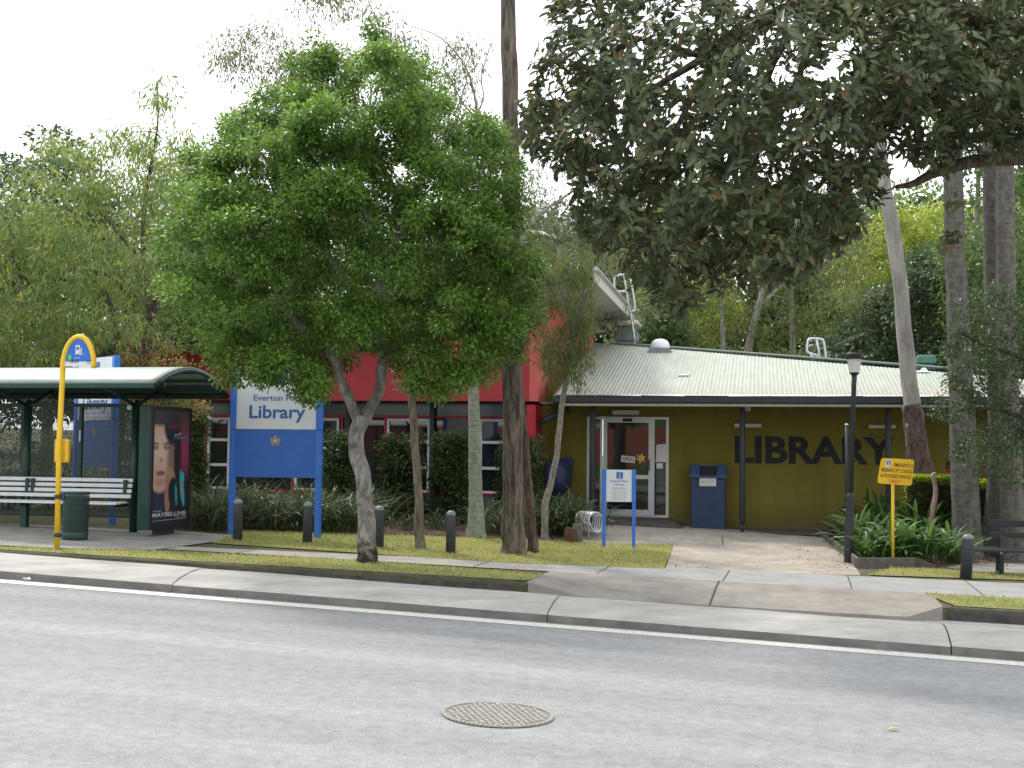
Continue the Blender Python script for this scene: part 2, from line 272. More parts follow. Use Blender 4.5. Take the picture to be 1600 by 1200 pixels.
# ------------------------------------------------------------------ mesh building
def tag(o, label=None, cat=None, group=None, kind=None):
    if label: o['label'] = label
    if cat: o['category'] = cat
    if group: o['group'] = group
    if kind: o['kind'] = kind
    return o
def wloc(o):
    p = Vector((0, 0, 0))
    while o is not None: p = p + o.location; o = o.parent
    return p
def thing(name, loc, label, cat, group=None):
    o = bpy.data.objects.new(name, None); COL.objects.link(o); o.location = Vector(loc); o.empty_display_size = .2
    return tag(o, label, cat, group)
class MB:
    def __init__(s): s.v = []; s.f = []; s.n = 0; s.t = []
    def add(s, V, F, tint=None):
        V = np.asarray(V, float).reshape(-1, 3)
        s.v.append(V); s.t.append(np.full(len(V), .5) if tint is None else np.asarray(tint, float))
        s.f += [tuple(i+s.n for i in f) for f in F]; s.n += len(V); return s
    def quad(s, a, b, c, d): return s.add([a, b, c, d], [(0, 1, 2, 3)])
    def box(s, o, a, b, c):
        o, a, b, c = map(lambda q: np.asarray(q, float), (o, a, b, c))
        V = [o, o+a, o+a+b, o+b, o+c, o+a+c, o+a+b+c, o+b+c]
        return s.add(V, [(0, 3, 2, 1), (4, 5, 6, 7), (0, 1, 5, 4), (1, 2, 6, 5), (2, 3, 7, 6), (3, 0, 4, 7)])
    def fbox(s, F, s0, s1, d0, d1, z0, z1):
        return s.box(F.p(s0, d0, z0), F.u*(s1-s0), F.n*(d1-d0), np.array([0, 0, z1-z0]))
    def prism(s, poly, vec):
        P = np.asarray(poly, float); k = len(P); V = np.vstack([P, P+np.asarray(vec, float)])
        return s.add(V, [tuple(range(k))[::-1], tuple(range(k, 2*k))]+[(i, (i+1) % k, k+(i+1) % k, k+i) for i in range(k)])
    def tube(s, pts, rad, n=8, cap=True, wob=0.):
        P = np.asarray(pts, float); k = len(P)
        rad = np.full(k, rad) if np.isscalar(rad) else np.asarray(rad, float)
        T = np.gradient(P, axis=0); T /= np.linalg.norm(T, axis=1)[:, None]+1e-9
        ref = np.array([0, 0, 1.]) if abs(T[0][2]) < .8 else np.array([1., 0, 0])
        V = []; a = np.arange(n)*2*math.pi/n; x = None
        for i in range(k):
            x = (ref if x is None else x); x = x - T[i]*np.dot(x, T[i]); x /= np.linalg.norm(x)+1e-9
            y = np.cross(T[i], x)
            rr = rad[i]*(1+wob*np.sin(a*3+i*1.3)+wob*.6*np.cos(a*2-i*.7)) if wob else np.full(n, rad[i])
            V.append(P[i] + np.outer(np.cos(a)*rr, x) + np.outer(np.sin(a)*rr, y))
        F = []
        for i in range(k-1):
            for j in range(n):
                F.append((i*n+j, i*n+(j+1) % n, (i+1)*n+(j+1) % n, (i+1)*n+j))
        if cap: F += [tuple(range(n))[::-1], tuple(range((k-1)*n, k*n))]
        return s.add(np.vstack(V), F)
    def lathe(s, c, prof, n=24):
        c = np.asarray(c, float); a = np.arange(n)*2*math.pi/n; V = []
        for r, z in prof: V.append(c + np.stack([np.cos(a)*r, np.sin(a)*r, np.full(n, z)], 1))
        F = []
        for i in range(len(prof)-1):
            for j in range(n): F.append((i*n+j, i*n+(j+1) % n, (i+1)*n+(j+1) % n, (i+1)*n+j))
        F += [tuple(range(n))[::-1], tuple(range((len(prof)-1)*n, len(prof)*n))]
        return s.add(np.vstack(V), F)
    def build(s, name, m, parent=None, loc=None, smooth=False, bevel=0., tint=False, kind=None, uv=None):
        V = np.vstack(s.v); base = np.array(wloc(parent)) if parent is not None else (np.asarray(loc, float) if loc is not None else np.array([V[:, 0].mean(), V[:, 1].mean(), V[:, 2].min()]))
        me = bpy.data.meshes.new(name); me.from_pydata((V-base).tolist(), [], s.f); me.update()
        if isinstance(m, (list, tuple)):
            for q in m: me.materials.append(q)
        else: me.materials.append(m)
        if smooth: me.polygons.foreach_set('use_smooth', [True]*len(me.polygons))
        if tint:
            at = me.attributes.new('tint', 'FLOAT', 'POINT'); at.data.foreach_set('value', np.concatenate(s.t).astype(np.float32))
        if uv is not None:
            ul = me.uv_layers.new(name='uv'); li = np.empty(len(me.loops), int); me.loops.foreach_get('vertex_index', li)
            ul.data.foreach_set('uv', np.asarray(uv)[li].astype(np.float32).ravel())
        o = bpy.data.objects.new(name, me); COL.objects.link(o)
        if parent is not None: o.parent = parent
        else: o.location = Vector(base)
        if bevel:
            b = o.modifiers.new('bevel', 'BEVEL'); b.width = bevel; b.segments = 2; b.limit_method = 'ANGLE'
        if kind: o['kind'] = kind
        return o
class Frame:
    def __init__(s, o, phi):
        s.u = np.array([math.cos(phi), -math.sin(phi), 0]); s.n = np.array([math.sin(phi), math.cos(phi), 0]); s.o = np.array([o[0], o[1], 0.])
    def p(s, a, d, z): return s.o + s.u*a + s.n*d + np.array([0, 0, z])
    def hit(s, px, py, d=0.):
        r = ray(px, py); t = (d - np.dot(s.n, CAM-s.o))/np.dot(s.n, r); P = CAM + r*t
        return np.dot(s.u, P-s.o), P[2]
    def local(s, P): q = np.asarray(P)-s.o; return np.dot(s.u, q), np.dot(s.n, q)

def dup(root, label=None):
    r = root.copy(); COL.objects.link(r)
    if label: r['label'] = label
    for ch in list(root.children):
        c = ch.copy(); COL.objects.link(c); c.parent = r
        for g in ch.children:
            d = g.copy(); COL.objects.link(d); d.parent = c
    return r

def text(name, s, F, d, s0, z0, w, h, m, parent, bold=0., tilt=0., italic=0.):
    """lettering fitted into the box (s0,z0)+(w,h) on plane d of frame F"""
    cu = bpy.data.curves.new('tmp', 'FONT'); cu.body = s; cu.size = 1; cu.offset = bold; cu.fill_mode = 'FRONT'; cu.align_x = 'CENTER' if '\n' in s else 'LEFT'; cu.shear = italic
    cu.resolution_u = 4
    o = bpy.data.objects.new('tmp', cu); COL.objects.link(o)
    dg = bpy.context.evaluated_depsgraph_get(); me = bpy.data.meshes.new_from_object(o.evaluated_get(dg), depsgraph=dg)
    bpy.data.objects.remove(o); me.name = name
    n = len(me.vertices); co = np.empty(n*3); me.vertices.foreach_get('co', co); co = co.reshape(-1, 3)
    lo = co.min(0); hi = co.max(0)
    x = (co[:, 0]-lo[0])/(hi[0]-lo[0])*w; y = (co[:, 1]-lo[1])/(hi[1]-lo[1])*h
    if tilt:
        cx, cy = w/2, h/2; x, y = cx+(x-cx)*math.cos(tilt)+(y-cy)*math.sin(tilt), cy-(x-cx)*math.sin(tilt)+(y-cy)*math.cos(tilt)
    base = np.array(wloc(parent))
    P = F.o + np.outer(s0+x, F.u) + F.n*d + np.outer(z0+y, [0, 0, 1]) - base
    me.vertices.foreach_set('co', P.ravel()); me.update(); me.materials.clear(); me.materials.append(m)
    ob = bpy.data.objects.new(name, me); COL.objects.link(ob); ob.parent = parent
    return ob

# ------------------------------------------------------------------ ground sheets
def sheet(name, poly, m, dz=0., thick=0., cuts=(T0, T1), structure=True):
    bm = bmesh.new(); vs = [bm.verts.new((p[0], p[1], 0)) for p in poly]; bm.faces.new(vs)
    for t in cuts:
        bmesh.ops.bisect_plane(bm, geom=bm.verts[:]+bm.edges[:]+bm.faces[:], plane_co=(NR[0]*t, NR[1]*t, 0), plane_no=(NR[0], NR[1], 0))
    bmesh.ops.triangulate(bm, faces=bm.faces[:])
    for v in bm.verts: v.co.z = gz(v.co.x, v.co.y)+dz
    bm.normal_update()
    if bm.faces and sum(f.normal.z for f in bm.faces) < 0: bmesh.ops.reverse_faces(bm, faces=bm.faces[:])
    if thick:
        ret = bmesh.ops.extrude_face_region(bm, geom=bm.faces[:])
        # extruded copy stays on top, original goes down
        new = [e for e in ret['geom'] if isinstance(e, bmesh.types.BMVert)]
        old = [v for v in bm.verts if v not in set(new)]
        for v in old: v.co.z -= thick
        bmesh.ops.recalc_face_normals(bm, faces=bm.faces[:])
    me = bpy.data.meshes.new(name); bm.to_mesh(me); bm.free(); me.materials.append(m)
    o = bpy.data.objects.new(name, me); COL.objects.link(o)
    if structure: o['kind'] = 'structure'
    return o
def rp(a, t): p = UR*a + NR*t; return (p[0], p[1])      # street coordinates: a along, t across
def pxpoly(pts, dz=0.): return [tuple(G(x, y, dz)[:2]) for x, y in pts]
RD = -.15
def road_z(x, y): return -GA*(UR[0]*x+UR[1]*y)+RD
# median near edge and kerb line as straight lines in street coordinates
def tof(P): return NR[0]*P[0]+NR[1]*P[1]
def aof(P): return UR[0]*P[0]+UR[1]*P[1]
m0 = G(0, 904, RD); m1 = G(800, 968.5, RD); m2 = G(1600, 1033, RD)
k0 = G(0, 862); k1 = G(560, 893); k2 = G(800, 908); k3 = G(1600, 957)
print('median t', [round(tof(q), 2) for q in (m0, m1, m2)], 'kerb t', [round(tof(q), 2) for q in (k0, k1, k2, k3)])
def line_fn(A, B):
    a0, t0, a1, t1 = aof(A), tof(A), aof(B), tof(B)
    return lambda a: t0+(a-a0)*(t1-t0)/(a1-a0)
MT = line_fn(m0, m2)
def kerb_t(a):
    return KF(a)
KF = line_fn(k0, k3)

mb = MB(); q = [rp(-150, -40), rp(150, -40), rp(150, 60), rp(-150, 60)]
road = MB().add([(x, y, road_z(x, y)) for x, y in q], [(0, 1, 2, 3)]).build('road', M['asphalt'], loc=(0, 0, 0), kind='structure')
# white edge line
pts = []
AA = np.linspace(-60, 60, 61)
lm = MB()
for i in range(60):
    a0, a1 = AA[i], AA[i+1]
    c = [rp(a0, MT(a0)-.36), rp(a1, MT(a1)-.36), rp(a1, MT(a1)-.09), rp(a0, MT(a0)-.09)]
    lm.add([(x, y, road_z(x, y)+.004) for x, y in c], [(0, 1, 2, 3)])
tag(lm.build('edge_line', M['white_line'], kind='structure'))
# median separator cast in lengths with open joints
prof = [(0, 0), (.012, .085), (.05, .105), (.22, .15), (.45, .195), (.70, .215), (.88, .205), (.98, .18), (1.02, 0)]
joints_px = [(280, 923), (859, 970), (1484, 1020)]
ja = [aof(G(x, y, RD)) for x, y in joints_px]
step = (ja[2]-ja[0])/2
edges = [ja[0]-step*k for k in range(6, 0, -1)]+ja+[ja[2]+step*k for k in range(1, 7)]
top = MB(); face = MB()
for i in range(len(edges)-1):
    a0, a1 = edges[i]+.008, edges[i+1]-.008
    dzj = random.uniform(-.006, .006); nseg = 8; rows = []
    for k in range(nseg+1):
        a = a0+(a1-a0)*k/nseg; row = []
        for (o, h) in prof:
            x, y = rp(a, MT(a)+o+(0 if o in (0, 1.02) else random.uniform(-.006, .006))); row.append((x, y, road_z(x, y)+h*(1+random.uniform(-.02, .02))+(dzj if h else -.02)))
        rows.append(row)
    npf = len(prof)
    V = [v for r_ in rows for v in r_]
    Ft = [(k*npf+j, k*npf+j+1, (k+1)*npf+j+1, (k+1)*npf+j) for k in range(nseg) for j in range(1, npf-1)]
    Ff = [(k*npf+j, k*npf+j+1, (k+1)*npf+j+1, (k+1)*npf+j) for k in range(nseg) for j in (0,)]
    top.add(V, [tuple(reversed(f)) for f in Ft]+[tuple(range(npf))[::-1], tuple(range(nseg*npf, (nseg+1)*npf))]); face.add(V, [tuple(reversed(f)) for f in Ff])
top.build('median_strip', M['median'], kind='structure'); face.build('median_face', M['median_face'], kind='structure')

fr_ = line_fn(G(550, 876), G(1435, 927.5))
# raised verge: everything beyond the kerb line
ap0 = aof(G(800, 915)); ap1 = aof(G(1487, 958))
A_ = [rp(-150, KF(-150)), rp(ap0+.12, KF(ap0)), rp(ap0+.12, fr_(ap0)-.01), rp(ap1-.06, fr_(ap1)-.01), rp(ap1-.06, KF(ap1)), rp(150, KF(150)), rp(150, 160), rp(-150, 160)]
A_[0] = rp(-60, KF(-60)); A_[5] = rp(60, KF(60))
A_[6] = rp(150, 200); A_[7] = rp(-150, 200); A_.insert(6, rp(150, KF(60))); A_.append(rp(-150, KF(-60)))
sheet('ground', A_, M['far_ground'], 0, thick=.3)
# kerbs (dark old concrete) left and right of the driveway
def kerb(name, a0, a1):
    n = max(2, int((a1-a0)/1.2)); mb = MB()
    for i in range(n):
        b0 = a0+(a1-a0)*i/n+.004; b1 = a0+(a1-a0)*(i+1)/n-.004; V = []
        for a in (b0, b1):
            for o, h in [(-.03, 0), (-.015, .11), (.02, .156), (.14, .160), (.15, 0)]:
                x, y = rp(a, KF(a)+o); V.append((x, y, road_z(x, y)+h+random.uniform(-.004, .004)))
        mb.add(V, [(0, 5, 6, 1), (1, 6, 7, 2), (2, 7, 8, 3), (3, 8, 9, 4), (0, 1, 2, 3, 4), (9, 8, 7, 6, 5)])
    return mb.build(name, M['kerbdark'], kind='structure')
kerb('kerb', -50, ap0-.05); kerb('kerb', ap1+.02, 50)
# footpath along the street
def F2(pts): return pxpoly(pts)
fb = [(300, 851), (600, 869), (800, 882), (1110, 895), (1355, 902), (1600, 909)]
ff = [(1600, 936), (1435, 927.5), (1130, 913.5), (850, 900), (800, 896), (550, 876), (240, 862)]
bk = line_fn(G(600, 869), G(1355, 902)); fr = line_fn(G(550, 876), G(1435, 927.5))
aL = aof(G(262, 858)); aM = aof(G(836, 890)); aR = 45
sheet('footpath', [rp(aL, bk(aL)), rp(aM, bk(aM)), rp(aM, fr(aM)), rp(aL, fr(aL))][::-1], M['footpath'], .012)
sheet('footpath', [rp(aM+.01, bk(aM)), rp(aR, bk(aR)), rp(aR, fr(aR)), rp(aM+.01, fr(aM))][::-1], M['footpath2'], .014)
sheet('footpath', [rp(-60, bk(-60)), rp(-16, bk(-16)), rp(-16, fr(-16)), rp(-60, fr(-60))][::-1], M['footpath'], .012)
# joints cut in the footpath, each 8 mm wide
jm = MB()
for a in np.arange(aL+1.1, 30, 1.75):
    c = [rp(a-.008, bk(a)), rp(a+.008, bk(a)), rp(a+.008, fr(a)), rp(a-.008, fr(a))]
    jm.add([(x, y, gz(x, y)+.018) for x, y in c], [(0, 1, 2, 3)])
jm.build('footpath_joint', M['joint'], kind='structure')
# driveway apron, dips to the gutter
apn = MB(); aa = np.linspace(ap0+.1, ap1-.05, 25); V = []
for a in aa:
    e = min(1, (a-aa[0])/.8, (aa[-1]-a)/.45); e = max(0, e)
    t0 = KF(a)-.28*e+.0; t1 = fr(a)-.005
    for k in range(5):
        t = t0+(t1-t0)*k/4; x, y = rp(a, t); z = -GA*a+.016 - .125*e*(1-k/4)**1.3
        V.append((x, y, z))
    x, y = rp(a, t0); V.append((x, y, road_z(x, y)-.01))
Fq = []
for i in range(24):
    for k in range(4): Fq.append((i*6+k, (i+1)*6+k, (i+1)*6+k+1, i*6+k+1))
    Fq.append((i*6+5, (i+1)*6+5, (i+1)*6, i*6))
# ground under the apron is the sheet; keep the apron proud of it
apn.add(V, Fq).build('driveway_apron', M['apron'], kind='structure')
ajx = aof(G(1110, 930)); jj = MB()
V = []
for k in range(13):
    t0 = KF(ajx)-.28; t1 = fr(ajx)-.005; u_ = k/12; t = t0+(t1-t0)*u_; q4 = u_*4; f4 = min(3, int(q4)); h4 = lambda n_: -.125*(1-n_/4)**1.3
    z = -GA*ajx+.016+h4(f4)+(h4(f4+1)-h4(f4))*(q4-f4)+.005
    for o in (-.012, .012): x, y = rp(ajx+o, t); V.append((x, y, z))
jj.add(V, [(2*k, 2*k+1, 2*k+3, 2*k+2) for k in range(12)])
jj.build('apron_joint', M['joint'], kind='structure')
# bus stop slab
sheet('bus_stop_slab', F2([(-420, 800), (300, 833), (372, 838), (330, 849), (262, 858), (240, 861.5), (110, 859), (60, 857)])+[rp(-20, KF(-20)+.2), rp(-30, KF(-30)+.2), rp(-30, 24)], M['slab'], .020)
# beds (mulch)
sheet('mulch_bed', F2([(240, 826), (420, 829), (600, 836), (760, 842), (905, 848), (915, 812), (880, 800), (240, 800)]), M['soil'], .006)
sheet('mulch_bed', F2([(1345, 886), (1372, 888), (1440, 889), (1500, 893), (1600, 897), (1800, 900), (1800, 835), (1285, 828)]), M['soil'], .006)
sheet('bench_pad', F2([(1478, 888), (1515, 882), (1760, 884), (1760, 902), (1520, 895)]), M['slab'], .022)
# turf
tL1 = [(110, 860), (240, 862.5), (550, 877), (800, 897), (848, 901), (838, 905)]
tl1 = F2(tL1)+[rp(ap0+.05, KF(ap0)+.14), rp(aof(G(0, 862)), KF(aof(G(0, 862)))+.14), rp(-14, KF(-14)+.14), tuple(G(60, 858)[:2])]
sheet('turf', tl1, M['turf'], .016)
tl2 = F2([(330, 850), (600, 868), (800, 881), (1037, 890), (1052, 853), (915, 849), (760, 843), (600, 837), (380, 831)])
sheet('turf', tl2, M['turf'], .016)
tl3 = F2([(1355, 900), (1600, 908), (1700, 912), (1700, 900), (1520, 896), (1470, 890), (1395, 889)])
sheet('turf', tl3, M['turf'], .018)
kr = lambda a: KF(a)+.15
a0 = ap1+.12
tl4 = F2([(1445, 929), (1600, 937)])+[rp(14, fr(14)-.01), rp(14, kr(14)), rp(a0, kr(a0))]
sheet('turf', tl4, M['turf'], .016)
# entry path to the door
ep = F2([(1052, 853), (1040, 889), (1110, 893.5), (1345, 900), (1336, 886), (1280, 832)])
sheet('entry_path', ep+F2([(1275, 822), (905, 822), (908, 848)]), M['entry'], .009)
jm = MB()
for (A, B) in [((1128, 838), (1130, 852)), ((1052, 852.5), (1300, 853)), ((912, 832), (1180, 838))]:
    P, Q = G(*A, .014), G(*B, .014); dr = (Q-P)[:2]; nn = np.array([-dr[1], dr[0]])/np.linalg.norm(dr)*.008
    jm.add([(P[0]+nn[0], P[1]+nn[1], P[2]), (Q[0]+nn[0], Q[1]+nn[1], Q[2]), (Q[0]-nn[0], Q[1]-nn[1], Q[2]), (P[0]-nn[0], P[1]-nn[1], P[2])], [(3, 2, 1, 0)])
jm.build('path_joint', M['joint'], kind='structure')

# camera side: near footpath, grass bank and brick wall (seen in the glass)
def side(name, t0, t1, z0, z1, m):
    V = []
    for a in (-60, 60):
        for t, z in ((t0, z0), (t1, z1)): x, y = rp(a, t); V.append((x, y, -GA*a+z))
    return MB().add(V, [(0, 1, 3, 2)]).build(name, m, kind='structure')
side('near_footpath', 2.2, -3.5, -.02, 0.05, M['footpath'])
side('near_bank', -3.5, -12, .05, .9, M['bush_green'])
wl = MB(); V = [rp(-30, -12), rp(30, -12), rp(30, -12.3), rp(-30, -12.3)]
wl.add([(x, y, z) for z in (.2, 3.2) for x, y in V], [(0, 1, 2, 3), (7, 6, 5, 4), (0, 4, 5, 1), (1, 5, 6, 2), (2, 6, 7, 3), (3, 7, 4, 0)])
tag(wl.build('brick_wall', M['brick']), 'long red brick wall across the road, mirrored in the glass doors', 'wall')
side('upper_bank', -12.3, -30, 3.0, 5.6, M['bush_green'])

# ------------------------------------------------------------------ world and sun
wd = bpy.data.worlds.new('World'); scene.world = wd; wd.use_nodes = True; nt = wd.node_tree
bg = nt.nodes['Background']; sky = nt.nodes.new('ShaderNodeTexSky'); sky.sky_type = 'NISHITA'; sky.sun_disc = False
SD = Vector((-.42, .62, .95)).normalized()
sky.sun_elevation = math.asin(SD.z); sky.sun_rotation = math.atan2(SD.x, SD.y)
sky.air_density = 1.5; sky.dust_density = 4
mul = nt.nodes.new('ShaderNodeMix'); mul.data_type = 'RGBA'; mul.blend_type = 'MIX'; mul.inputs['Factor'].default_value = .86
nt.links.new(sky.outputs[0], mul.inputs['A']); mul.inputs['B'].default_value = (19.0, 19.4, 20.0, 1)
nt.links.new(mul.outputs['Result'], bg.inputs['Color']); bg.inputs['Strength'].default_value = .11
sl = bpy.data.lights.new('sun', 'SUN'); so = bpy.data.objects.new('sun', sl); COL.objects.link(so)
sl.energy = 3.1; sl.angle = R(9); sl.color = (1, .95, .87)
so.rotation_euler = SD.to_track_quat('Z', 'Y').to_euler()
scene.view_settings.view_transform = 'Standard'; scene.view_settings.look = 'None'; scene.view_settings.exposure = 0
scene.render.engine = 'CYCLES'; scene.cycles.max_bounces = 6; scene.cycles.transparent_max_bounces = 12
scene.render.resolution_x = 1024; scene.render.resolution_y = 768
#PART2

# ------------------------------------------------------------------ foliage
def unit(a): return a/(np.linalg.norm(a, axis=-1, keepdims=True)+1e-9)
def leaf_block(mbd, C, D, Lr, Wr, up=None, tint=None, flip=.35, kind='diamond'):
    """one folded leaf per row: C base points, D directions"""
    n = len(C); D = unit(D); r = RNG.normal(size=(n, 3)); r[:, 2] += .0
    if up is not None: r = r*flip+up
    side = unit(np.cross(D, unit(r))); nor = np.cross(side, D)
    L = RNG.uniform(*Lr, n)[:, None]; Wd = RNG.uniform(*Wr, n)[:, None]
    if kind == 'diamond':
        V = np.stack([C, C+D*L*.45+side*Wd*.5-nor*Wd*.12, C+D*L+nor*(-.12)*L, C+D*L*.45-side*Wd*.5-nor*Wd*.12], 1).reshape(-1, 3)
        k = 4; F = (np.arange(n)[:, None]*4+np.arange(4)).tolist()
    else:
        V = np.stack([C, C+D*L*.28+side*Wd*.42+nor*Wd*.1, C+D*L*.65+side*Wd*.46+nor*Wd*.1, C+D*L-nor*.08*L, C+D*L*.65-side*Wd*.46+nor*Wd*.1, C+D*L*.28-side*Wd*.42+nor*Wd*.1, C+D*L*.5-nor*Wd*.04], 1).reshape(-1, 3)
        b = (np.arange(n)*7)[:, None]
        k = 7; F = np.concatenate([b+np.array([0, 1, 6, 5]), b+np.array([1, 2, 3, 6]), b+np.array([6, 3, 4, 5])]).tolist()
    t = np.repeat(np.full(n, .5) if tint is None else tint, k)
    mbd.v.append(V); mbd.t.append(t); mbd.f += [tuple(i+mbd.n for i in f) for f in F] if mbd.n else [tuple(f) for f in F]; mbd.n += len(V)
def in_poly(px, py, poly):
    c = False; n = len(poly); j = n-1
    for i in range(n):
        xi, yi = poly[i]; xj, yj = poly[j]
        if (yi > py) != (yj > py) and px < (xj-xi)*(py-yi)/(yj-yi)+xi: c = not c
        j = i
    return c
def edge_d(px, py, poly):
    P = np.array(poly, float); Q = np.roll(P, -1, 0); d = Q-P; t = ((np.array([px, py])-P)*d).sum(1)/((d*d).sum(1)+1e-9); t = np.clip(t, 0, 1)
    return np.sqrt(((P+d*t[:, None]-[px, py])**2).sum(1)).min()
def vol_points(n, Y, half, poly=None, ell=None, minsep=0., shell=.55, noise=0.):
    """points filling a crown whose outline as surveyed is poly / ellipses (photo bearings at distance Y)"""
    out = []; tries = 0
    if poly: xs = [p[0] for p in poly]; ys = [p[1] for p in poly]
    else:
        xs = [e[0]-e[2] for e in ell]+[e[0]+e[2] for e in ell]; ys = [e[1]-e[3] for e in ell]+[e[1]+e[3] for e in ell]
    x0, x1, y0, y1 = min(xs), max(xs), min(ys), max(ys)
    hp = half*FPX/Y
    ph = RNG.uniform(0, 6.28, 6)
    while len(out) < n and tries < n*60:
        tries += 1
        px, py = random.uniform(x0, x1), random.uniform(y0, y1)
        if poly:
            if not in_poly(px, py, poly): continue
            e = edge_d(px, py, poly); t = min(1, e/hp)
            h = half*math.sqrt(max(.02, 1-(1-t)**2))
        else:
            t = max(1-((px-e[0])/e[2])**2-((py-e[1])/e[3])**2 for e in ell)
            if t <= 0: continue
            h = half*math.sqrt(t)
        if noise and math.sin(px/41+ph[0])*math.sin(py/33+ph[1])+.6*math.sin(px/17+py/23+ph[2])+.4*math.sin(py/13-px/29+ph[3]) < -1.6+noise: continue
        s = random.random()**shell*random.choice((-1, 1)); P = W(px, py, Y+s*h)
        if minsep and any((P[0]-q[0])**2+(P[1]-q[1])**2+(P[2]-q[2])**2 < minsep*minsep for q in out[-60:]): continue
        out.append(P)
    return np.array(out)
def grow(mbt, limbs, targets, r_twig=.006, r_max=.035, sag=.0, n=4, jit=.06):
    """limbs: list of (points, radii); twigs run from the nearest wood to every target"""
    N = []; Rr = []
    for P, r in limbs:
        P = np.asarray(P, float); r = np.asarray(r, float)
        for i in range(len(P)-1):
            for k in range(4):
                t = k/4; N.append(P[i]*(1-t)+P[i+1]*t); Rr.append(r[i]*(1-t)+r[i+1]*t)
        N.append(P[-1]); Rr.append(r[-1])
    N = [np.array(q) for q in N]
    root = N[0]; order = np.argsort([min(np.linalg.norm(t-q) for q in N) for t in targets])
    for i in order:
        T = targets[i]; A = np.array(N); d = np.linalg.norm(A-T, axis=1) + .35*np.maximum(0, A[:, 2]-T[2])
        j = int(np.argmin(d)); S = A[j]; L = np.linalg.norm(T-S)
        if L < .08: continue
        r0 = min(Rr[j]*.65, r_max, r_twig+.012*L)
        m = np.array([random.gauss(0, jit*L) for _ in range(3)]); m2 = np.array([random.gauss(0, jit*L) for _ in range(3)])
        pts = [S, S+(T-S)*.33+m+np.array([0, 0, .08*L]), S+(T-S)*.68+m2+np.array([0, 0, .05*L]), T]
        rr = [r0, r0*.8, r0*.6, r_twig]
        mbt.tube(pts, rr, n=n, cap=False)
        for q, r in ((pts[1], rr[1]), (pts[2], rr[2]), (pts[3], max(rr[3], r_twig*1.4))): N.append(q); Rr.append(r)
def foliage(mbd, pts, per, cr, Lr, Wr, droop=.0, out=1., kind='diamond', flat=.7, rosette=False, hang=0., tints=None):
    ctr = pts.mean(0)
    for i, P in enumerate(pts):
        n = per; tint = (tints[i] if tints is not None else random.random())
        if rosette:
            ax = unit(RNG.normal(size=3)*.5+unit(P-ctr)*.6+np.array([0, 0, .5]))
            a = RNG.uniform(0, 6.28, n); x = unit(np.cross(ax, [0.3, .5, .1])); y = np.cross(ax, x); el = RNG.uniform(.0, .75, n)
            D = (np.outer(np.cos(a)*np.cos(el), x)+np.outer(np.sin(a)*np.cos(el), y)+np.outer(np.sin(el), ax)); D[:, 2] -= droop
            C = P+RNG.normal(size=(n, 3))*cr*.25
            leaf_block(mbd, C, D, Lr, Wr, up=ax[None], tint=np.full(n, tint)+RNG.normal(0, .1, n), flip=.25, kind=kind)
        elif hang:
            st = RNG.normal(size=(n, 3))*[cr, cr, cr*.3]; C = P+st; C[:, 2] -= RNG.uniform(0, hang, n)
            D = RNG.normal(size=(n, 3))*.35; D[:, 2] -= 1
            leaf_block(mbd, C, D, Lr, Wr, tint=np.full(n, tint)+RNG.normal(0, .1, n), kind=kind)
        else:
            o = RNG.normal(size=(n, 3)); o = unit(o)*(RNG.random(n)**.45)[:, None]*cr; o[:, 2] *= flat
            D = unit(o)*out+RNG.normal(size=(n, 3))*.5; D[:, 2] -= droop
            up = np.tile(np.array([[0, 0, 1.]]), (n, 1))+unit(o)*.5
            # upper leaves of each clump tinted paler, painting in light from above
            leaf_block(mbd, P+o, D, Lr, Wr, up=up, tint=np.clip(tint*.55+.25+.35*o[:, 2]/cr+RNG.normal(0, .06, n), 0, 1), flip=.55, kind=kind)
def limb(px_pts, Y, widths, dy=None, wob=.0):
    """a limb surveyed as bearings + distance; widths in photo px"""
    Ys = Y if isinstance(Y, (list, tuple)) else [Y]*len(px_pts)
    P = [W(x, y, yy) for (x, y), yy in zip(px_pts, Ys)]
    return np.array(P), np.array([w/2*yy/FPX for w, yy in zip(widths, Ys)])
def smooth_path(P, r, k=4):
    P = np.asarray(P, float); r = np.asarray(r, float)
    if len(P) < 3: return P, r
    Q = np.vstack([2*P[0]-P[1], P, 2*P[-1]-P[-2]]); O = []; Rr = []
    for i in range(1, len(Q)-2):
        for j in range(k):
            t = j/k; a, b, c, d = Q[i-1], Q[i], Q[i+1], Q[i+2]
            O.append(.5*((2*b)+(-a+c)*t+(2*a-5*b+4*c-d)*t*t+(-a+3*b-3*c+d)*t**3)); Rr.append(r[i-1]*(1-t)+r[i]*t)
    O.append(P[-1]); Rr.append(r[-1]); return np.array(O), np.array(Rr)
def rooted(P, r, flare=1.25, drop=.12):
    """extend the lowest point of a trunk down into the ground with a flare"""
    b = P[0]; g = gz(b[0], b[1]); Q = [np.array([b[0], b[1], g-drop])]; rr = [r[0]*flare]
    if b[2] > g+.25: Q.append(np.array([b[0], b[1], g+.2])); rr.append(r[0]*1.05)
    elif abs(b[2]-g) < .25: P = P.copy(); P[0][2] = max(P[0][2], g+.02)
    return np.vstack([Q, P]), np.concatenate([rr, r])

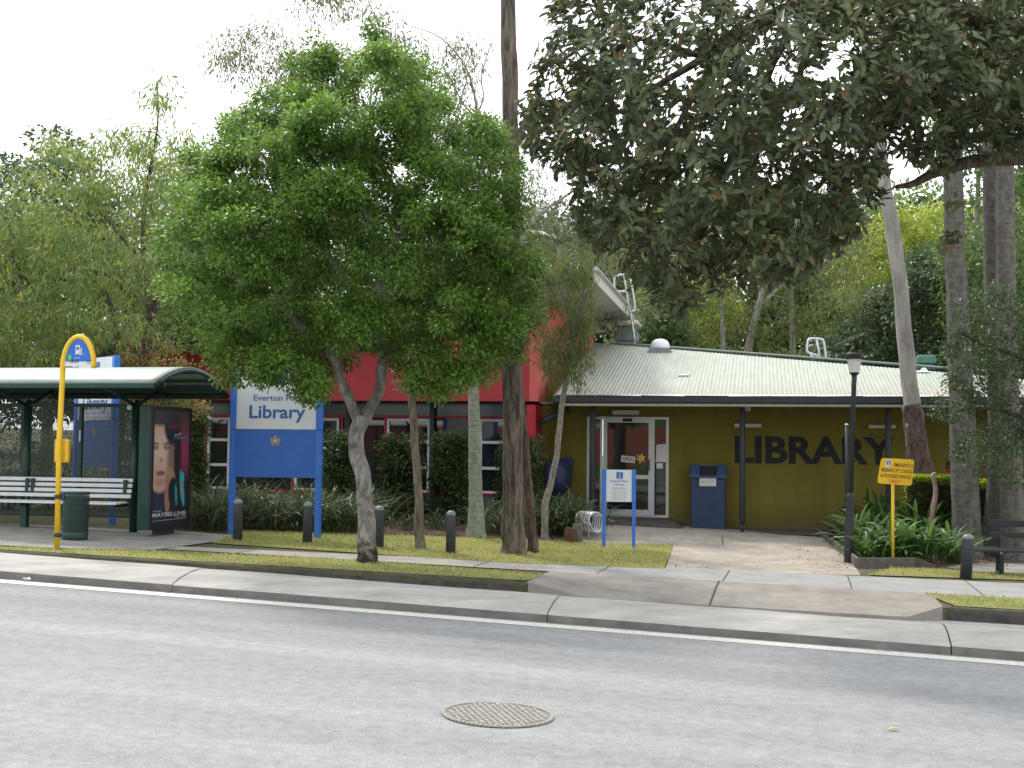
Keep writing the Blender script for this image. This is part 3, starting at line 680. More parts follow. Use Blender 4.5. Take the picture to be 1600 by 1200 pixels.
def tree(name, label, bark, leaf, limbs, crown, per, cr, Lr, Wr, group=None, droop=.2, wob=.08, twigs=True, every=3, sides=14, smooth=True, cat='tree', trunk_root=True, r_twig=.006, **kw):
    """limbs[0] is the trunk (bearings, distances, widths); crown = cloud of clump centres"""
    L2 = []
    for i, l in enumerate(limbs):
        P, r = limb(*l)
        if i == 0 and trunk_root: P, r = rooted(P, r)
        if smooth: P, r = smooth_path(P, r, 4 if i == 0 else 3)
        L2.append((P, r))
    base = L2[0][0][0].copy(); base[2] = gz(base[0], base[1])
    root = thing(name, base, label, cat, group)
    mt = MB()
    for i, (P, r) in enumerate(L2): mt.tube(P, r, n=sides if i == 0 else 8, wob=wob if i == 0 else .05)
    if twigs and crown is not None: grow(mt, L2, crown[::every], r_twig=r_twig)
    mt.build('trunk', bark, root, smooth=True)
    if crown is not None:
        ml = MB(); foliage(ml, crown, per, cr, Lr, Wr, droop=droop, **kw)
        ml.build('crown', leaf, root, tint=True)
    return root

# --- street tree in front, forked smooth grey trunk
POLY = [(470,75),(492,58),(515,72),(522,98),(548,112),(556,88),(566,50),(574,32),(586,36),(590,60),(612,82),(650,92),(688,110),(702,135),(698,168),(722,190),(760,190),(798,208),(815,238),(808,290),(820,330),(812,372),(838,392),(848,432),(835,470),(838,505),(815,520),(812,560),(790,575),(775,580),(748,575),(720,590),(690,600),(668,570),(640,560),(622,585),(600,560),(570,550),(540,562),(520,585),(500,585),(480,590),(460,570),(430,562),(400,572),(375,565),(345,555),(335,545),(300,548),(272,520),(268,490),(248,455),(262,425),(238,388),(252,350),(285,318),(282,285),(305,262),(300,232),(340,215),(352,190),(345,160),(372,150),(392,160),(402,128),(438,150),(455,128),(452,95)]
def proj(P):
    q = np.asarray(P)-CAM; z = q@_F; return 800+FPX*(q@_Rt)/z, 600-FPX*(q@_Up)/z
TN = []
def crown_main():
    C = vol_points(75, 18.3, 2.0, poly=POLY, shell=.35, minsep=.62); O = []; mid = C.mean(0)
    for c in C:
        r = random.uniform(.42, .72); lt = random.random()
        for _ in range(15):
            d = unit(RNG.normal(size=3)+unit(c-mid)*.6+np.array([0, 0, .45])); q = c+d*r*random.uniform(.7, 1.02)*np.array([1, 1, .8]); x, y = proj(q)
            if not in_poly(x, y, POLY): continue
            O.append(q); TN.append(np.clip(.15+.35*lt+.42*(d[2]*.5+.5)+random.uniform(-.08, .08), 0, 1))  # paler tint on lobe tops, darker inner fill: shading painted into the crown
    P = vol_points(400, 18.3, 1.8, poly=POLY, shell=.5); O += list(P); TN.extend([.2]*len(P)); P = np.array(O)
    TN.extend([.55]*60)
    low = vol_points(60, 17.3, .5, ell=[(425, 572, 72, 20), (350, 572, 24, 20), (490, 600, 26, 26), (700, 590, 60, 26)], shell=1)
    return np.vstack([P, low])
root = tree('street_tree', 'leafy green street tree with a forked grey trunk growing in the kerbside turf', BK['grey'], LF['main'],
     [([(574, 876), (573, 850), (572, 800), (566, 740), (556, 700), (560, 668), (567, 650)], [18.2]*7, [35, 29, 26, 25, 24, 26, 25]),
      ([(562, 665), (553, 640), (540, 612), (530, 585), (520, 560), (490, 530), (460, 500), (430, 440), (425, 360)], [18.2, 18.2, 18.1, 18.0, 17.9, 17.8, 17.6, 17.6, 17.6], [20, 17, 16, 15, 15, 13, 12, 9, 5]),
      ([(568, 660), (577, 640), (592, 612), (596, 580), (600, 550), (605, 520), (600, 470), (585, 380), (560, 260), (555, 150)], [18.2, 18.2, 18.2, 18.3, 18.3, 18.4, 18.6, 18.7, 18.6, 18.5], [20, 18, 17, 16, 16, 15, 13, 11, 8, 4]),
      ([(604, 515), (640, 470), (690, 430), (740, 400), (780, 350)], [18.4, 18.2, 18.0, 18.2, 18.3], [13, 11, 9, 7, 4]),
      ([(600, 545), (575, 500), (540, 440), (500, 380), (450, 300), (400, 230)], [18.3, 18.6, 19, 19.2, 19, 18.8], [13, 11, 10, 8, 6, 4]),
      ([(605, 500), (660, 500), (720, 490), (790, 480)], [18.4, 18.9, 19.2, 19.2], [11, 9, 7, 4]),
      ([(596, 430), (640, 330), (670, 230), (665, 150)], [18.7, 19.0, 19.1, 18.9], [9, 8, 6, 3])],
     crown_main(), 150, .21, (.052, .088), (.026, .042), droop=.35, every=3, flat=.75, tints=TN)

# --- Moreton bay fig overhanging from the right
FIG = [(868,-60),(872,10),(858,45),(850,85),(832,110),(838,140),(815,175),(808,215),(822,250),(848,240),(868,262),(892,262),(902,300),(898,345),(915,372),(935,378),(958,400),(965,425),(995,440),(1020,455),(1035,480),(1062,490),(1082,470),(1100,448),(1135,458),(1165,432),(1205,442),(1240,428),(1262,440),(1272,405),(1305,412),(1322,380),(1318,350),(1352,338),(1370,305),(1378,262),(1400,225),(1425,250),(1462,262),(1490,232),(1530,250),(1575,240),(1640,235),(1900,200),(1900,-60)]
def crown_fig():
    P = vol_points(2500, 15.6, 2.2, poly=FIG, shell=.8, noise=.5)
    ex = vol_points(26, 15.2, .3, ell=[(1478, 350, 28, 34), (1255, 398, 16, 12), (1408, 150, 60, 90)], shell=1)
    extra = vol_points(420, 15.6, 1.8, ell=[(1150, 330, 190, 110), (960, 210, 100, 110), (1480, 120, 140, 110)], shell=.8)
    return np.vstack([P, ex, extra])
root = tree('fig_tree', 'dark large-leaved fig tree spreading over the right half of the view', BK['brown'], LF['fig'],
     [([(1985, 930), (1990, 760), (1960, 500), (1900, 300), (1800, 150), (1700, 60)], [17.5, 17.5, 17.3, 17, 16.6, 16.2], [150, 120, 105, 95, 70, 55]),
      ([(1800, 150), (1640, 70), (1500, 20), (1380, 5), (1250, 8), (1180, 40), (1100, 90), (1000, 150)], [16.6, 16.2, 16, 15.8, 15.7, 15.6, 15.5, 15.3], [50, 42, 36, 30, 24, 18, 13, 8]),
      ([(1270, 10), (1230, 60), (1200, 120), (1190, 200), (1170, 300), (1130, 380)], [15.7, 15.8, 15.9, 15.8, 15.6, 15.4], [16, 14, 11, 9, 7, 4]),
      ([(1150, 60), (1090, 140), (1040, 240), (1010, 340), (1020, 420)], [15.6, 15.2, 15, 15, 15.2], [12, 10, 8, 6, 4]),
      ([(1500, 20), (1420, 110), (1370, 200), (1320, 290)], [16, 15.9, 15.7, 15.5], [20, 14, 10, 5]),
      ([(1900, 300), (1700, 250), (1545, 250), (1470, 266), (1430, 286), (1400, 292)], [17, 16.6, 16.2, 16, 15.9, 15.9], [40, 32, 22, 17, 12, 7]),
      ([(1100, 90), (1000, 60), (920, 70), (870, 100)], [15.5, 15.6, 15.6, 15.6], [10, 8, 6, 4])],
     crown_fig(), 10, .2, (.11, .19), (.05, .078), droop=.28, every=2, kind='big', rosette=True, r_twig=.007)

# --- tall rough-barked trunk left of centre
def tuft(Y, half, ell, n, **k): return vol_points(n, Y, half, ell=ell, **k)
tree('gum_tree', 'tall straight tree with rough furrowed brown bark on the lawn', BK['rough'], LF['gumleaf'],
     [([(803, 860), (802, 830), (802, 750), (801, 640), (799, 520), (798, 400), (799, 280), (798, 200), (796, 100), (793, 0), (790, -150), (780, -350)], [20.6]*12, [41, 36, 33, 31, 29, 27, 26, 25, 25, 24, 21, 14])],
     tuft(20.6, 2.2, [(780, -330, 300, 140), (600, -260, 160, 90)], 150), 26, .35, (.12, .2), (.02, .035), droop=.9, wob=.07, every=4, sides=26)
# --- thin darker leaning trunk beside it
tree('slender_tree', 'thin leaning tree right beside the rough brown trunk', BK['brown'], LF['mid'],
     [([(833, 857), (831, 830), (826, 760), (820, 690), (815, 640), (810, 560), (806, 480), (800, 400)], [21.0]*8, [19, 15, 13, 12, 11, 10, 8, 6])],
     tuft(21, .5, [(800, 470, 40, 60)], 22), 30, .2, (.06, .1), (.02, .035), every=2)
# --- old log-like trunk
tree('bottlebrush_tree', 'greying crooked thin trunk with reddish tipped leaves on the lawn left of the palm', BK['log'], LF['mid'],
     [([(657, 856), (655, 830), (654, 770), (650, 720), (647, 670), (643, 620), (640, 580)], [20.8]*7, [19, 14, 13, 12, 12, 12, 10]),
      ([(641, 600), (655, 560), (690, 540)], [20.8, 20.6, 20.4], [7, 6, 4])],
     tuft(20.6, .6, [(655, 585, 36, 32), (720, 592, 45, 22)], 40), 42, .16, (.05, .08), (.018, .03), every=2, droop=.4)
# --- pale leaning trunk with weeping foliage
tree('weeping_tree', 'slender pale leaning tree with weeping olive leaves at the library corner', BK['pale'], LF['weep'],
     [([(852, 790), (862, 750), (870, 710), (874, 670), (880, 620), (889, 570), (893, 520), (880, 460), (860, 425)], [23.6]*9, [11, 10, 9, 9, 8.5, 8, 6, 5, 3]),
      ([(891, 545), (905, 490), (915, 450)], [23.6, 23.5, 23.4], [5, 4, 3])],
     vol_points(105, 23.5, .6, ell=[(868, 475, 38, 38), (885, 420, 46, 36), (860, 400, 30, 24), (850, 500, 18, 40), (908, 468, 26, 44), (893, 545, 24, 34), (858, 530, 16, 34), (912, 535, 12, 44), (848, 450, 24, 20)], shell=1), 58, .075, (.10, .17), (.014, .022), every=2, hang=.42)
# --- smooth white gum on the right
tree('white_gum', 'pale smooth gum trunk rising in front of the olive wall, flaky brown at its foot', [BK['gum']][0], LF['gumleaf'],
     [([(1445, 790), (1438, 740), (1430, 690), (1426, 640), (1420, 590), (1413, 520), (1405, 430), (1393, 350), (1381, 280), (1374, 220), (1366, 120), (1345, 40), (1320, -80)], [24.95]*13, [36, 32, 29, 27, 25, 24, 23, 22, 20, 18, 16, 13, 9]),
      ([(1366, 120), (1380, 40), (1385, -60)], [24.95, 25, 25], [10, 8, 5]), ([(1374, 230), (1400, 180), (1440, 60)], [24.95, 25, 25], [9, 7, 5])],
     tuft(24.95, 2., [(1340, -90, 160, 110), (1380, 60, 90, 90)], 120), 26, .3, (.12, .2), (.018, .03), droop=1.0, every=3, wob=.04, sides=20)
tb = MB(); P, r = limb([(1447, 800), (1441, 745), (1433, 700), (1428, 655), (1424, 632)], 24.94, [40, 36, 33, 31, 29]); P, r = rooted(P, r, 1.15)
for o in scene.objects:
    if o.name == 'white_gum': wg = o
Ps, rs = smooth_path(P, r, 5); tb.tube(Ps, rs*1.03, n=20, wob=.08); tb.build('flaking_bark', BK['gumbase'], wg, smooth=True)

# --- palms
def frond(mbd, P, az, el, L, lf=.45, n=34, bendk=1.1):
    a = np.array([math.sin(az), math.cos(az), 0]); pts = []; d = el; q = np.array(P, float); sl_ = L/14
    for i in range(15): pts.append(q.copy()); q = q+(a*math.cos(d)+np.array([0, 0, math.sin(d)]))*sl_; d -= bendk/14*(1+.6*i/14)
    pts = np.array(pts); mbd.tube(pts, np.linspace(.022, .004, 15), n=4, cap=False)
    t = np.linspace(.12, 1, n); idx = t*14; i0 = np.minimum(idx.astype(int), 13); C = pts[i0]+(pts[i0+1]-pts[i0])*(idx-i0)[:, None]
    tan = unit(pts[i0+1]-pts[i0]); s = np.cross(tan, [0, 0, 1.])
    for sg in (-1, 1):
        D = unit(s)*sg+tan*.55+np.array([0, 0, -.45])+RNG.normal(size=(n, 3))*.08
        ll = lf*(np.sin(t*2.6+.35))
        leaf_block(mbd, C, D, (lf*.75, lf), (.028, .04), tint=RNG.random(n))
def palm(name, label, pts, Y, wd, bark, nf=13, L=2.6, group=None, crown=True, taper=None, lf=.5):
    P, r = limb(pts, Y, wd); P, r = rooted(P, r, 1.25); P, r = smooth_path(P, r, 5)
    b = P[0].copy(); b[2] = gz(b[0], b[1]); root = thing(name, b, label, 'palm tree', group)
    MB().tube(P, r, n=20, wob=.02).build('trunk', bark, root, smooth=True)
    if crown:
        T = P[-1]; sh = MB(); sh.tube([T-[0, 0, .1], T+[0, 0, .5], T+[0, 0, .9]], [r[-1]*1.15, r[-1]*1.1, r[-1]*.5], n=12); sh.build('crownshaft', BK['palmgreen'], root, smooth=True)
        ml = MB()
        for i in range(nf): frond(ml, T+[0, 0, .8], i*2.4+random.uniform(-.2, .2), random.uniform(.0, 1.1), L*random.uniform(.85, 1.1), lf=lf)
        ml.build('crown', LF['palmf'], root, tint=True)
    return root
palm('palm_tree', 'short thick pale green palm trunk in the mulch in front of the library windows', [(744, 822), (744, 800), (743, 760), (742, 720), (741, 660), (740, 620), (739, 560), (738, 480)], 23.6, [28, 24, 21, 20, 18, 17, 16, 15], BK['palmgreen'], nf=9, L=1.7, lf=.35)
palm('palm_tree', 'thickest ringed grey palm trunk, standing behind the broad-leaved strappy clump', [(1511, 858), (1510, 820), (1507, 740), (1504, 660), (1500, 560), (1496, 470), (1492, 380), (1489, 250), (1486, 120), (1484, -20), (1482, -160)], 23.6, [48, 44, 41, 39, 36, 34, 31, 30, 28, 27, 26], BK['palm'], nf=14)
palm('palm_tree', 'thin dark grey palm trunk between the two thicker palms', [(1548, 848), (1552, 820), (1557, 760), (1558, 700), (1556, 620), (1552, 520), (1549, 420), (1547, 300), (1546, 160), (1546, 0), (1546, -130)], 23.9, [38, 32, 28, 26, 25, 24, 23, 22, 21, 20, 19], BK['palm'], nf=12)
palm('palm_tree', 'straight mottled grey palm trunk at the right edge, directly behind the bench back', [(1584, 848), (1583, 820), (1580, 740), (1577, 640), (1574, 520), (1572, 420), (1571, 300), (1570, 160), (1569, 0), (1568, -150)], 23.4, [42, 37, 33, 31, 29, 28, 27, 26, 25, 24], BK['palm'], nf=14)
# palm far behind the roof, fronds showing over the red hall
palm('palm_tree', 'distant palm with fine fronds showing above the red hall roof', [(878, 800), (876, 600), (875, 450), (874, 420)], 44.0, [10, 9, 9, 9], BK['palm'], nf=16, L=2.6, lf=.6)

# ================================================================== library building
B0 = W(985, 808, 28.4); BF = Frame(B0, R(11))
lib = thing('library_building', (B0[0], B0[1], gz(B0[0], B0[1])), 'single storey library with an olive wall, pale corrugated roof and a taller red hall', 'building')
def S(px, py=700, d=0.): return BF.hit(px, py, d)[0]
def Z(px, py, d=0.): return BF.hit(px, py, d)[1]
FLR = Z(985, 808)
zg0 = Z(1200, 826)                      # ground at the olive wall
sW0, sW1 = S(847), S(1720)
zs = Z(1160, 632, -1.5)                 # soffit level
# olive wall with a door opening
sD0, sD1, zD = S(917), S(1045), Z(980, 651)
w = MB()
w.fbox(BF, sW0, sD0, 0, .25, zg0-1, zs+.55).fbox(BF, sD1, sW1, 0, .25, zg0-1, zs+.55).fbox(BF, sD0, sD1, 0, .25, zD, zs+.55).fbox(BF, sD0, sD1, 0, .25, zg0-1, FLR)
w.build('wall', M['olive'], lib)
w = MB().fbox(BF, sW0-.2, sW0+.002, -.9, .2, zg0-1, zs); w.build('wall', M['redtrim'], lib)
MB().fbox(BF, S(1290), sW1, -.03, -.002, Z(1400, 637), zs+.05).build('red_trim', M['redtrim'], lib)
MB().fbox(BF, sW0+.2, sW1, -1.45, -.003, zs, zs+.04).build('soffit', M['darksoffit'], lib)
# porch slab and ramp at the door
pz = MB(); a0, a1 = S(905), S(1052); a2 = S(1078)
V = [BF.p(a0, -1.25, FLR-.03), BF.p(a1, -1.25, FLR-.03), BF.p(a2, -1.25, zg0-.02), BF.p(a2, 0, zg0), BF.p(a1, 0, FLR-.01), BF.p(a0, 0, FLR-.01)]
Vb = [v-np.array([0, 0, .6]) for v in V]
V[0][2] = V[1][2] = gz(V[0][0], V[0][1])+.03
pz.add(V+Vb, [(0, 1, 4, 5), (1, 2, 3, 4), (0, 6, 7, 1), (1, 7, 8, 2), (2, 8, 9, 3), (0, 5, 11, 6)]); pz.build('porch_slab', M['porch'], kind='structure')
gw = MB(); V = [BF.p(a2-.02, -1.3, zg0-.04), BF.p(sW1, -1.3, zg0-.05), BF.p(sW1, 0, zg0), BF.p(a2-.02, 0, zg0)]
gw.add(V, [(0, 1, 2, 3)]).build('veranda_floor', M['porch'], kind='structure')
# corrugated roof (single fall to the street, cut by the ridge line)
PT = math.tan(R(14.5)); dE = -1.62; zE = Z(1160, 619, dE)
def roof_hit(px, py):
    r = ray(px, py); n = np.array([-BF.n[0]*PT, -BF.n[1]*PT, 1.]); P0 = BF.p(0, dE, zE); t = np.dot(n, P0-CAM)/np.dot(n, r); return BF.local(CAM+r*t)
rl = roof_hit(925, 535); rr_ = roof_hit(1490, 583)
print('ridge', rl, rr_, 'zs', zs, 'zE', zE)
sR0 = S(866, 628, dE); sR1 = S(1730, 628, dE)
def ridge_d(s): return max(.05, rl[1]+(s-rl[0])*(rr_[1]-rl[1])/(rr_[0]-rl[0]))
ns = int((sR1-sR0)/.0105); ss = np.linspace(sR0, sR1, ns); V = []; nd = 7
for s in ss:
    h = .0062*math.cos(2*math.pi*s/.084); dr = ridge_d(s) if s > sR0+.0 else 0
    for k in range(nd):
        d = dE+(dr-dE)*k/(nd-1); V.append(BF.p(s, d, zE+PT*(d-dE)+h))
F_ = [(i*nd+k, (i+1)*nd+k, (i+1)*nd+k+1, i*nd+k+1) for i in range(ns-1) for k in range(nd-1)]
def roofmat():
    m, nt, b = new_mat('weathered corrugated roof'); N = nt.nodes.new; Lk = nt.links.new
    uv = N('ShaderNodeUVMap'); uv.uv_map = 'uv'
    mp = N('ShaderNodeMapping'); mp.inputs['Scale'].default_value = (12, 1.2, 1); Lk(uv.outputs[0], mp.inputs[0])
    n = N('ShaderNodeTexNoise'); n.inputs['Scale'].default_value = 1; n.inputs['Detail'].default_value = 5; Lk(mp.outputs[0], n.inputs['Vector'])
    n2 = N('ShaderNodeTexNoise'); n2.inputs['Scale'].default_value = 1.1; n2.inputs['Detail'].default_value = 5; Lk(uv.outputs[0], n2.inputs['Vector'])
    sep = N('ShaderNodeSeparateXYZ'); Lk(uv.outputs[0], sep.inputs[0])
    # grime gathers toward the gutter
    mr = N('ShaderNodeMapRange'); mr.inputs['From Min'].default_value = 1.9; mr.inputs['From Max'].default_value = .1; Lk(sep.outputs['Y'], mr.inputs['Value'])
    mu = N('ShaderNodeMath'); mu.operation = 'MULTIPLY'; Lk(mr.outputs[0], mu.inputs[0]); Lk(n2.outputs['Fac'], mu.inputs[1])
    rp_ = N('ShaderNodeValToRGB'); rp_.color_ramp.elements[0].position = .12; rp_.color_ramp.elements[1].position = .55; Lk(mu.outputs[0], rp_.inputs[0])
    base = N('ShaderNodeValToRGB'); base.color_ramp.elements[0].position = .3; base.color_ramp.elements[0].color = (.27, .31, .25, 1); base.color_ramp.elements[1].position = .7; base.color_ramp.elements[1].color = (.38, .41, .35, 1); Lk(n.outputs['Fac'], base.inputs[0])
    n3 = N('ShaderNodeTexNoise'); n3.inputs['Scale'].default_value = 16; n3.inputs['Detail'].default_value = 6; Lk(uv.outputs[0], n3.inputs['Vector'])
    gr = N('ShaderNodeValToRGB'); gr.color_ramp.elements[0].position = .38; gr.color_ramp.elements[0].color = (.20, .165, .13, 1); gr.color_ramp.elements[1].position = .6; gr.color_ramp.elements[1].color = (.44, .42, .36, 1); Lk(n3.outputs['Fac'], gr.inputs[0])
    mc = N('ShaderNodeMix'); mc.data_type = 'RGBA'; Lk(rp_.outputs[0], mc.inputs['Factor']); Lk(base.outputs[0], mc.inputs['A']); Lk(gr.outputs[0], mc.inputs['B'])
    Lk(mc.outputs['Result'], b.inputs['Base Color']); b.inputs['Roughness'].default_value = .55; b.inputs['Specular IOR Level'].default_value = .4
    return m
uvs = [(s, k/(nd-1)*(ridge_d(s)-dE)) for s in ss for k in range(nd)]
roof = MB().add(V, F_).build('roof', roofmat(), lib, smooth=True, uv=uvs)
bk_ = MB(); V = []
for s in (sR0, sR1): V += [BF.p(s, ridge_d(s), zE+PT*(ridge_d(s)-dE)-.02), BF.p(s, ridge_d(s)+7, zE+PT*(ridge_d(s)-dE)-1.9)]
bk_.add(V, [(0, 2, 3, 1)]); bk_.build('rear_roof', M['shelter_roof'], lib)
rc = MB(); rp0 = BF.p(sR0+.6, ridge_d(sR0+.6), zE+PT*(ridge_d(sR0+.6)-dE)+.03); rp1 = BF.p(sR1, ridge_d(sR1), zE+PT*(ridge_d(sR1)-dE)+.03)
rc.tube([rp0, rp1], .035, n=8); rc.build('ridge_cap', mat('ridge cap', (.16, .22, .19), .5), lib)
# gutter: quad profile with lipped front, and fascia below
gt = MB(); gp = [(-.02, .0), (-.14, .0), (-.16, .03), (-.16, .15), (-.145, .15), (-.135, .03), (-.02, .02)]
gt.prism([BF.p(sR0-.02, dE+.03+a, zE-.165+b) for a, b in gp], BF.u*(sR1-sR0+.1)); gt.build('gutter', M['charcoal'], lib)
MB().fbox(BF, sR0+.15, sR1, dE+.05, dE+.08, zE-.215, zE-.155).build('fascia', M['cream'], lib)
fl = MB()
for i in range(16):
    x0 = sR0+.05+i*.9; fl.quad(BF.p(x0, dE-.03, zE-.005+random.uniform(0, .02)), BF.p(x0+.92, dE-.03, zE-.005+random.uniform(0, .02)), BF.p(x0+.92, dE+.1, zE+.035), BF.p(x0, dE+.1, zE+.035))
fl.build('flashing', M['galv'], lib)
# left barge
MB().prism([BF.p(sR0-.03, dE, zE-.2), BF.p(sR0-.03, dE, zE+.03), BF.p(sR0-.03, 1.2, zE+.03+PT*(1.2-dE)), BF.p(sR0-.03, 1.2, zE-.2+PT*(1.2-dE))], BF.u*.03).build('barge_board', M['rust'], lib)
# veranda posts
for px in (926, 1160, 1388):
    s = S(px, 700, -1.15); P = BF.p(s, -1.15, 0); z0 = gz(P[0], P[1])-.02
    q = MB(); q.tube([P+[0, 0, z0], P+[0, 0, z0+.22]], .035, n=10); q.tube([P+[0, 0, z0+.2], P+[0, 0, z0+.26], P+[0, 0, zs-.12], P+[0, 0, zs-.06]], [.045, .062, .062, .04], n=12); q.tube([P+[0, 0, zs-.08], P+[0, 0, zs+.02]], .05, n=10)
    q.build('post', M['charcoal'], lib, smooth=True)
# wall lights
for (p0, p1, y0, y1, d) in [(957, 999, 641, 648, -.02), (1147, 1190, 662, 668, -.02), (1357, 1399, 664, 669.5, -.02)]:
    q = MB().fbox(BF, S(p0), S(p1), d-.08, d, Z((p0+p1)/2, y1), Z((p0+p1)/2, y0)); q.build('wall_light', M['cream'], lib, bevel=.012)
MB().fbox(BF, S(1163), S(1173), -.25, -.05, Z(1168, 643), Z(1168, 633)).build('sensor_box', M['cream'], lib, bevel=.01)
MB().fbox(BF, S(903), S(1062), -.03, -.002, Z(985, 651.5), Z(985, 649)).build('head_flashing', M['darksoffit'], lib)
# lettering painted on the wall
text('lettering', 'LIBRARY', BF, -.006, S(1148), Z(1148, 723.5), S(1398)-S(1148), Z(1148, 681)-Z(1148, 723.5), M['letter'], lib, bold=.035)
q = MB().fbox(BF, S(1479), S(1492), -.03, -.003, Z(1485, 735), Z(1485, 721)); q.build('plaque', M['black'], lib)
# glazed entrance
FRM = M['alu']
def bars(mb, F, s0, s1, z0, z1, d, wd_=.05, dp=.05, split=()):
    mb.fbox(F, s0, s0+wd_, d, d+dp, z0, z1).fbox(F, s1-wd_, s1, d, d+dp, z0, z1)
    mb.fbox(F, s0+wd_, s1-wd_, d+.002, d+dp-.002, z1-wd_, z1).fbox(F, s0+wd_, s1-wd_, d+.002, d+dp-.002, z0, z0+wd_)
    for z in split: mb.fbox(F, s0+wd_, s1-wd_, d+.002, d+dp-.002, z-wd_*.6, z+wd_*.6)
ent = MB(); bars(ent, BF, sD0, sD1, FLR, zD, -.02, .06, .1); bars(ent, BF, S(938), S(946), FLR, zD, -.05, .05, .05)
ent.fbox(BF, S(1018), S(1023), -.06, .05, FLR+.04, zD-.05)
fo = ent.build('door_frame', FRM, lib)
d_ = MB(); bars(d_, BF, S(944), S(1019), FLR+.03, zD-.06, -.055, .075, .045, split=(Z(980, 745),))
d_.fbox(BF, S(944), S(1019), -.054, -.012, FLR+.03, FLR+.17)
do = d_.build('door', FRM, lib)
MB().fbox(BF, S(946), S(1018), -.035, -.025, FLR+.1, zD-.1).build('pane', M['glass'], do)
MB().tube([BF.p(S(1015), -.1, Z(980, 735)), BF.p(S(1015), -.1, Z(980, 718))], .012, n=8).build('handle', M['black'], do)
for a, b in ((919, 938), (1023, 1043)):
    MB().fbox(BF, S(a), S(b), .0, .01, FLR+.05, zD-.05).build('pane', M['glass'], fo)
MB().fbox(BF, S(973)-.0, S(988), -.075, -.052, Z(980, 659), Z(980, 654)).build('door_sensor', M['black'], lib, bevel=.008)
# things stuck on the glass
os_ = thing('open_sign', BF.p(S(981), -.06, Z(981, 723)), 'small white OPEN sign hung slightly tilted inside the glass door', 'sign')
tl = math.atan(.10); c0, c1 = S(971), S(993); zc = Z(981, 717.5); hw, hh = (c1-c0)/2, (Z(981, 712.5)-Z(981, 722.5))/2; cs = (c0+c1)/2
q = MB(); q.prism([BF.p(cs+x*math.cos(tl)+z*math.sin(tl), -.062, zc-x*math.sin(tl)+z*math.cos(tl)) for x, z in ((-hw, -hh), (hw, -hh), (hw, hh), (-hw, hh))], -BF.n*.006); q.build('board', M['paper'], os_)
text('lettering', 'OPEN', BF, -.071, c0+.03, zc-hh*.6, (c1-c0)-.06, hh*1.2, M['black'], os_, bold=.01, tilt=tl)
q = MB(); cs, zc = S(1002), Z(1002, 716); V = []
for i in range(12):
    r_ = (.13 if i % 2 == 0 else .065)*(1+.08*math.sin(i*2.2)); a = i*math.pi/6+.2; V.append(BF.p(cs+r_*math.sin(a), -.062, zc+r_*math.cos(a)))
q.prism(V, -BF.n*.004); tag(q.build('flower_sticker', M['star']), 'yellow flower shaped sticker on the glass door beside the OPEN sign', 'sticker')
q = MB().prism([BF.p(S(1024.5), -.012, Z(1030, 722)), BF.p(S(1041), -.012, Z(1030, 722)), BF.p(S(1041), -.012, Z(1030, 693)), BF.p(S(1026), -.012, Z(1030, 695))], -BF.n*.004); tag(q.build('notice', M['paper']), 'blank white paper notice taped inside the narrow glass sidelight', 'notice')
q = MB().fbox(BF, S(1026), S(1036), -.016, -.008, Z(1030, 732), Z(1030, 724)); tag(q.build('notice', M['bluewhite']), 'small blue and white notice under the larger paper in the sidelight', 'notice')
q = MB().fbox(BF, S(1001), S(1010), -.062, -.056, Z(1005, 732), Z(1005, 728)); tag(q.build('sticker', M['navy_lit']), 'tiny dark blue sticker low on the upper door glass', 'sticker')

# red hall: projecting upper band, receding side wall, windows beneath
dR = -.95; sC = S(841, 600, dR); sL = S(178, 600, dR); zB = Z(841, 627, dR)
dF = -1.75; rA = BF.hit(185, 558, dF); rB = BF.hit(926, 437, dF)
sk = (rB[1]-rA[1])/(rB[0]-rA[0]); zr = lambda s: rA[1]+(s-rA[0])*sk
print('red hall', sL, sC, zB, zr(sC), zr(sL))
DEP = 8.5
w = MB(); w.add([BF.p(sL, dR, zB), BF.p(sC, dR, zB), BF.p(sC, dR, zr(sC)), BF.p(sL, dR, max(zB+.1, zr(sL))), BF.p(sL, dR+.2, zB), BF.p(sC, dR+.2, zB), BF.p(sC, dR+.2, zr(sC)), BF.p(sL, dR+.2, max(zB+.1, zr(sL)))], [(0, 1, 2, 3), (5, 4, 7, 6), (0, 4, 5, 1), (0, 3, 7, 4), (1, 5, 6, 2)])
w.build('upper_wall', M['red'], lib)
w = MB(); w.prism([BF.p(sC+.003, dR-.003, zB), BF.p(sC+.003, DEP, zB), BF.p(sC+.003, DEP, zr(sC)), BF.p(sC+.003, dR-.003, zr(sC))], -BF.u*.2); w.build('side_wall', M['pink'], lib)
w = MB(); w.add([BF.p(sL, 0.3, zg0-2), BF.p(sC, .3, zg0-2), BF.p(sC, .3, zr(sC)), BF.p(sL, .3, zr(sL)), BF.p(sL, DEP, zg0-2), BF.p(sL, DEP, zr(sL)), BF.p(sC, DEP, zg0-2), BF.p(sC, DEP, zr(sC))], [(0, 4, 5, 3), (4, 6, 7, 5)]); w.build('rear_wall', M['red'], lib)
MB().fbox(BF, sL, sC-.2, dR+.2, .05, zB, zB+.06).build('soffit', M['darksoffit'], lib)
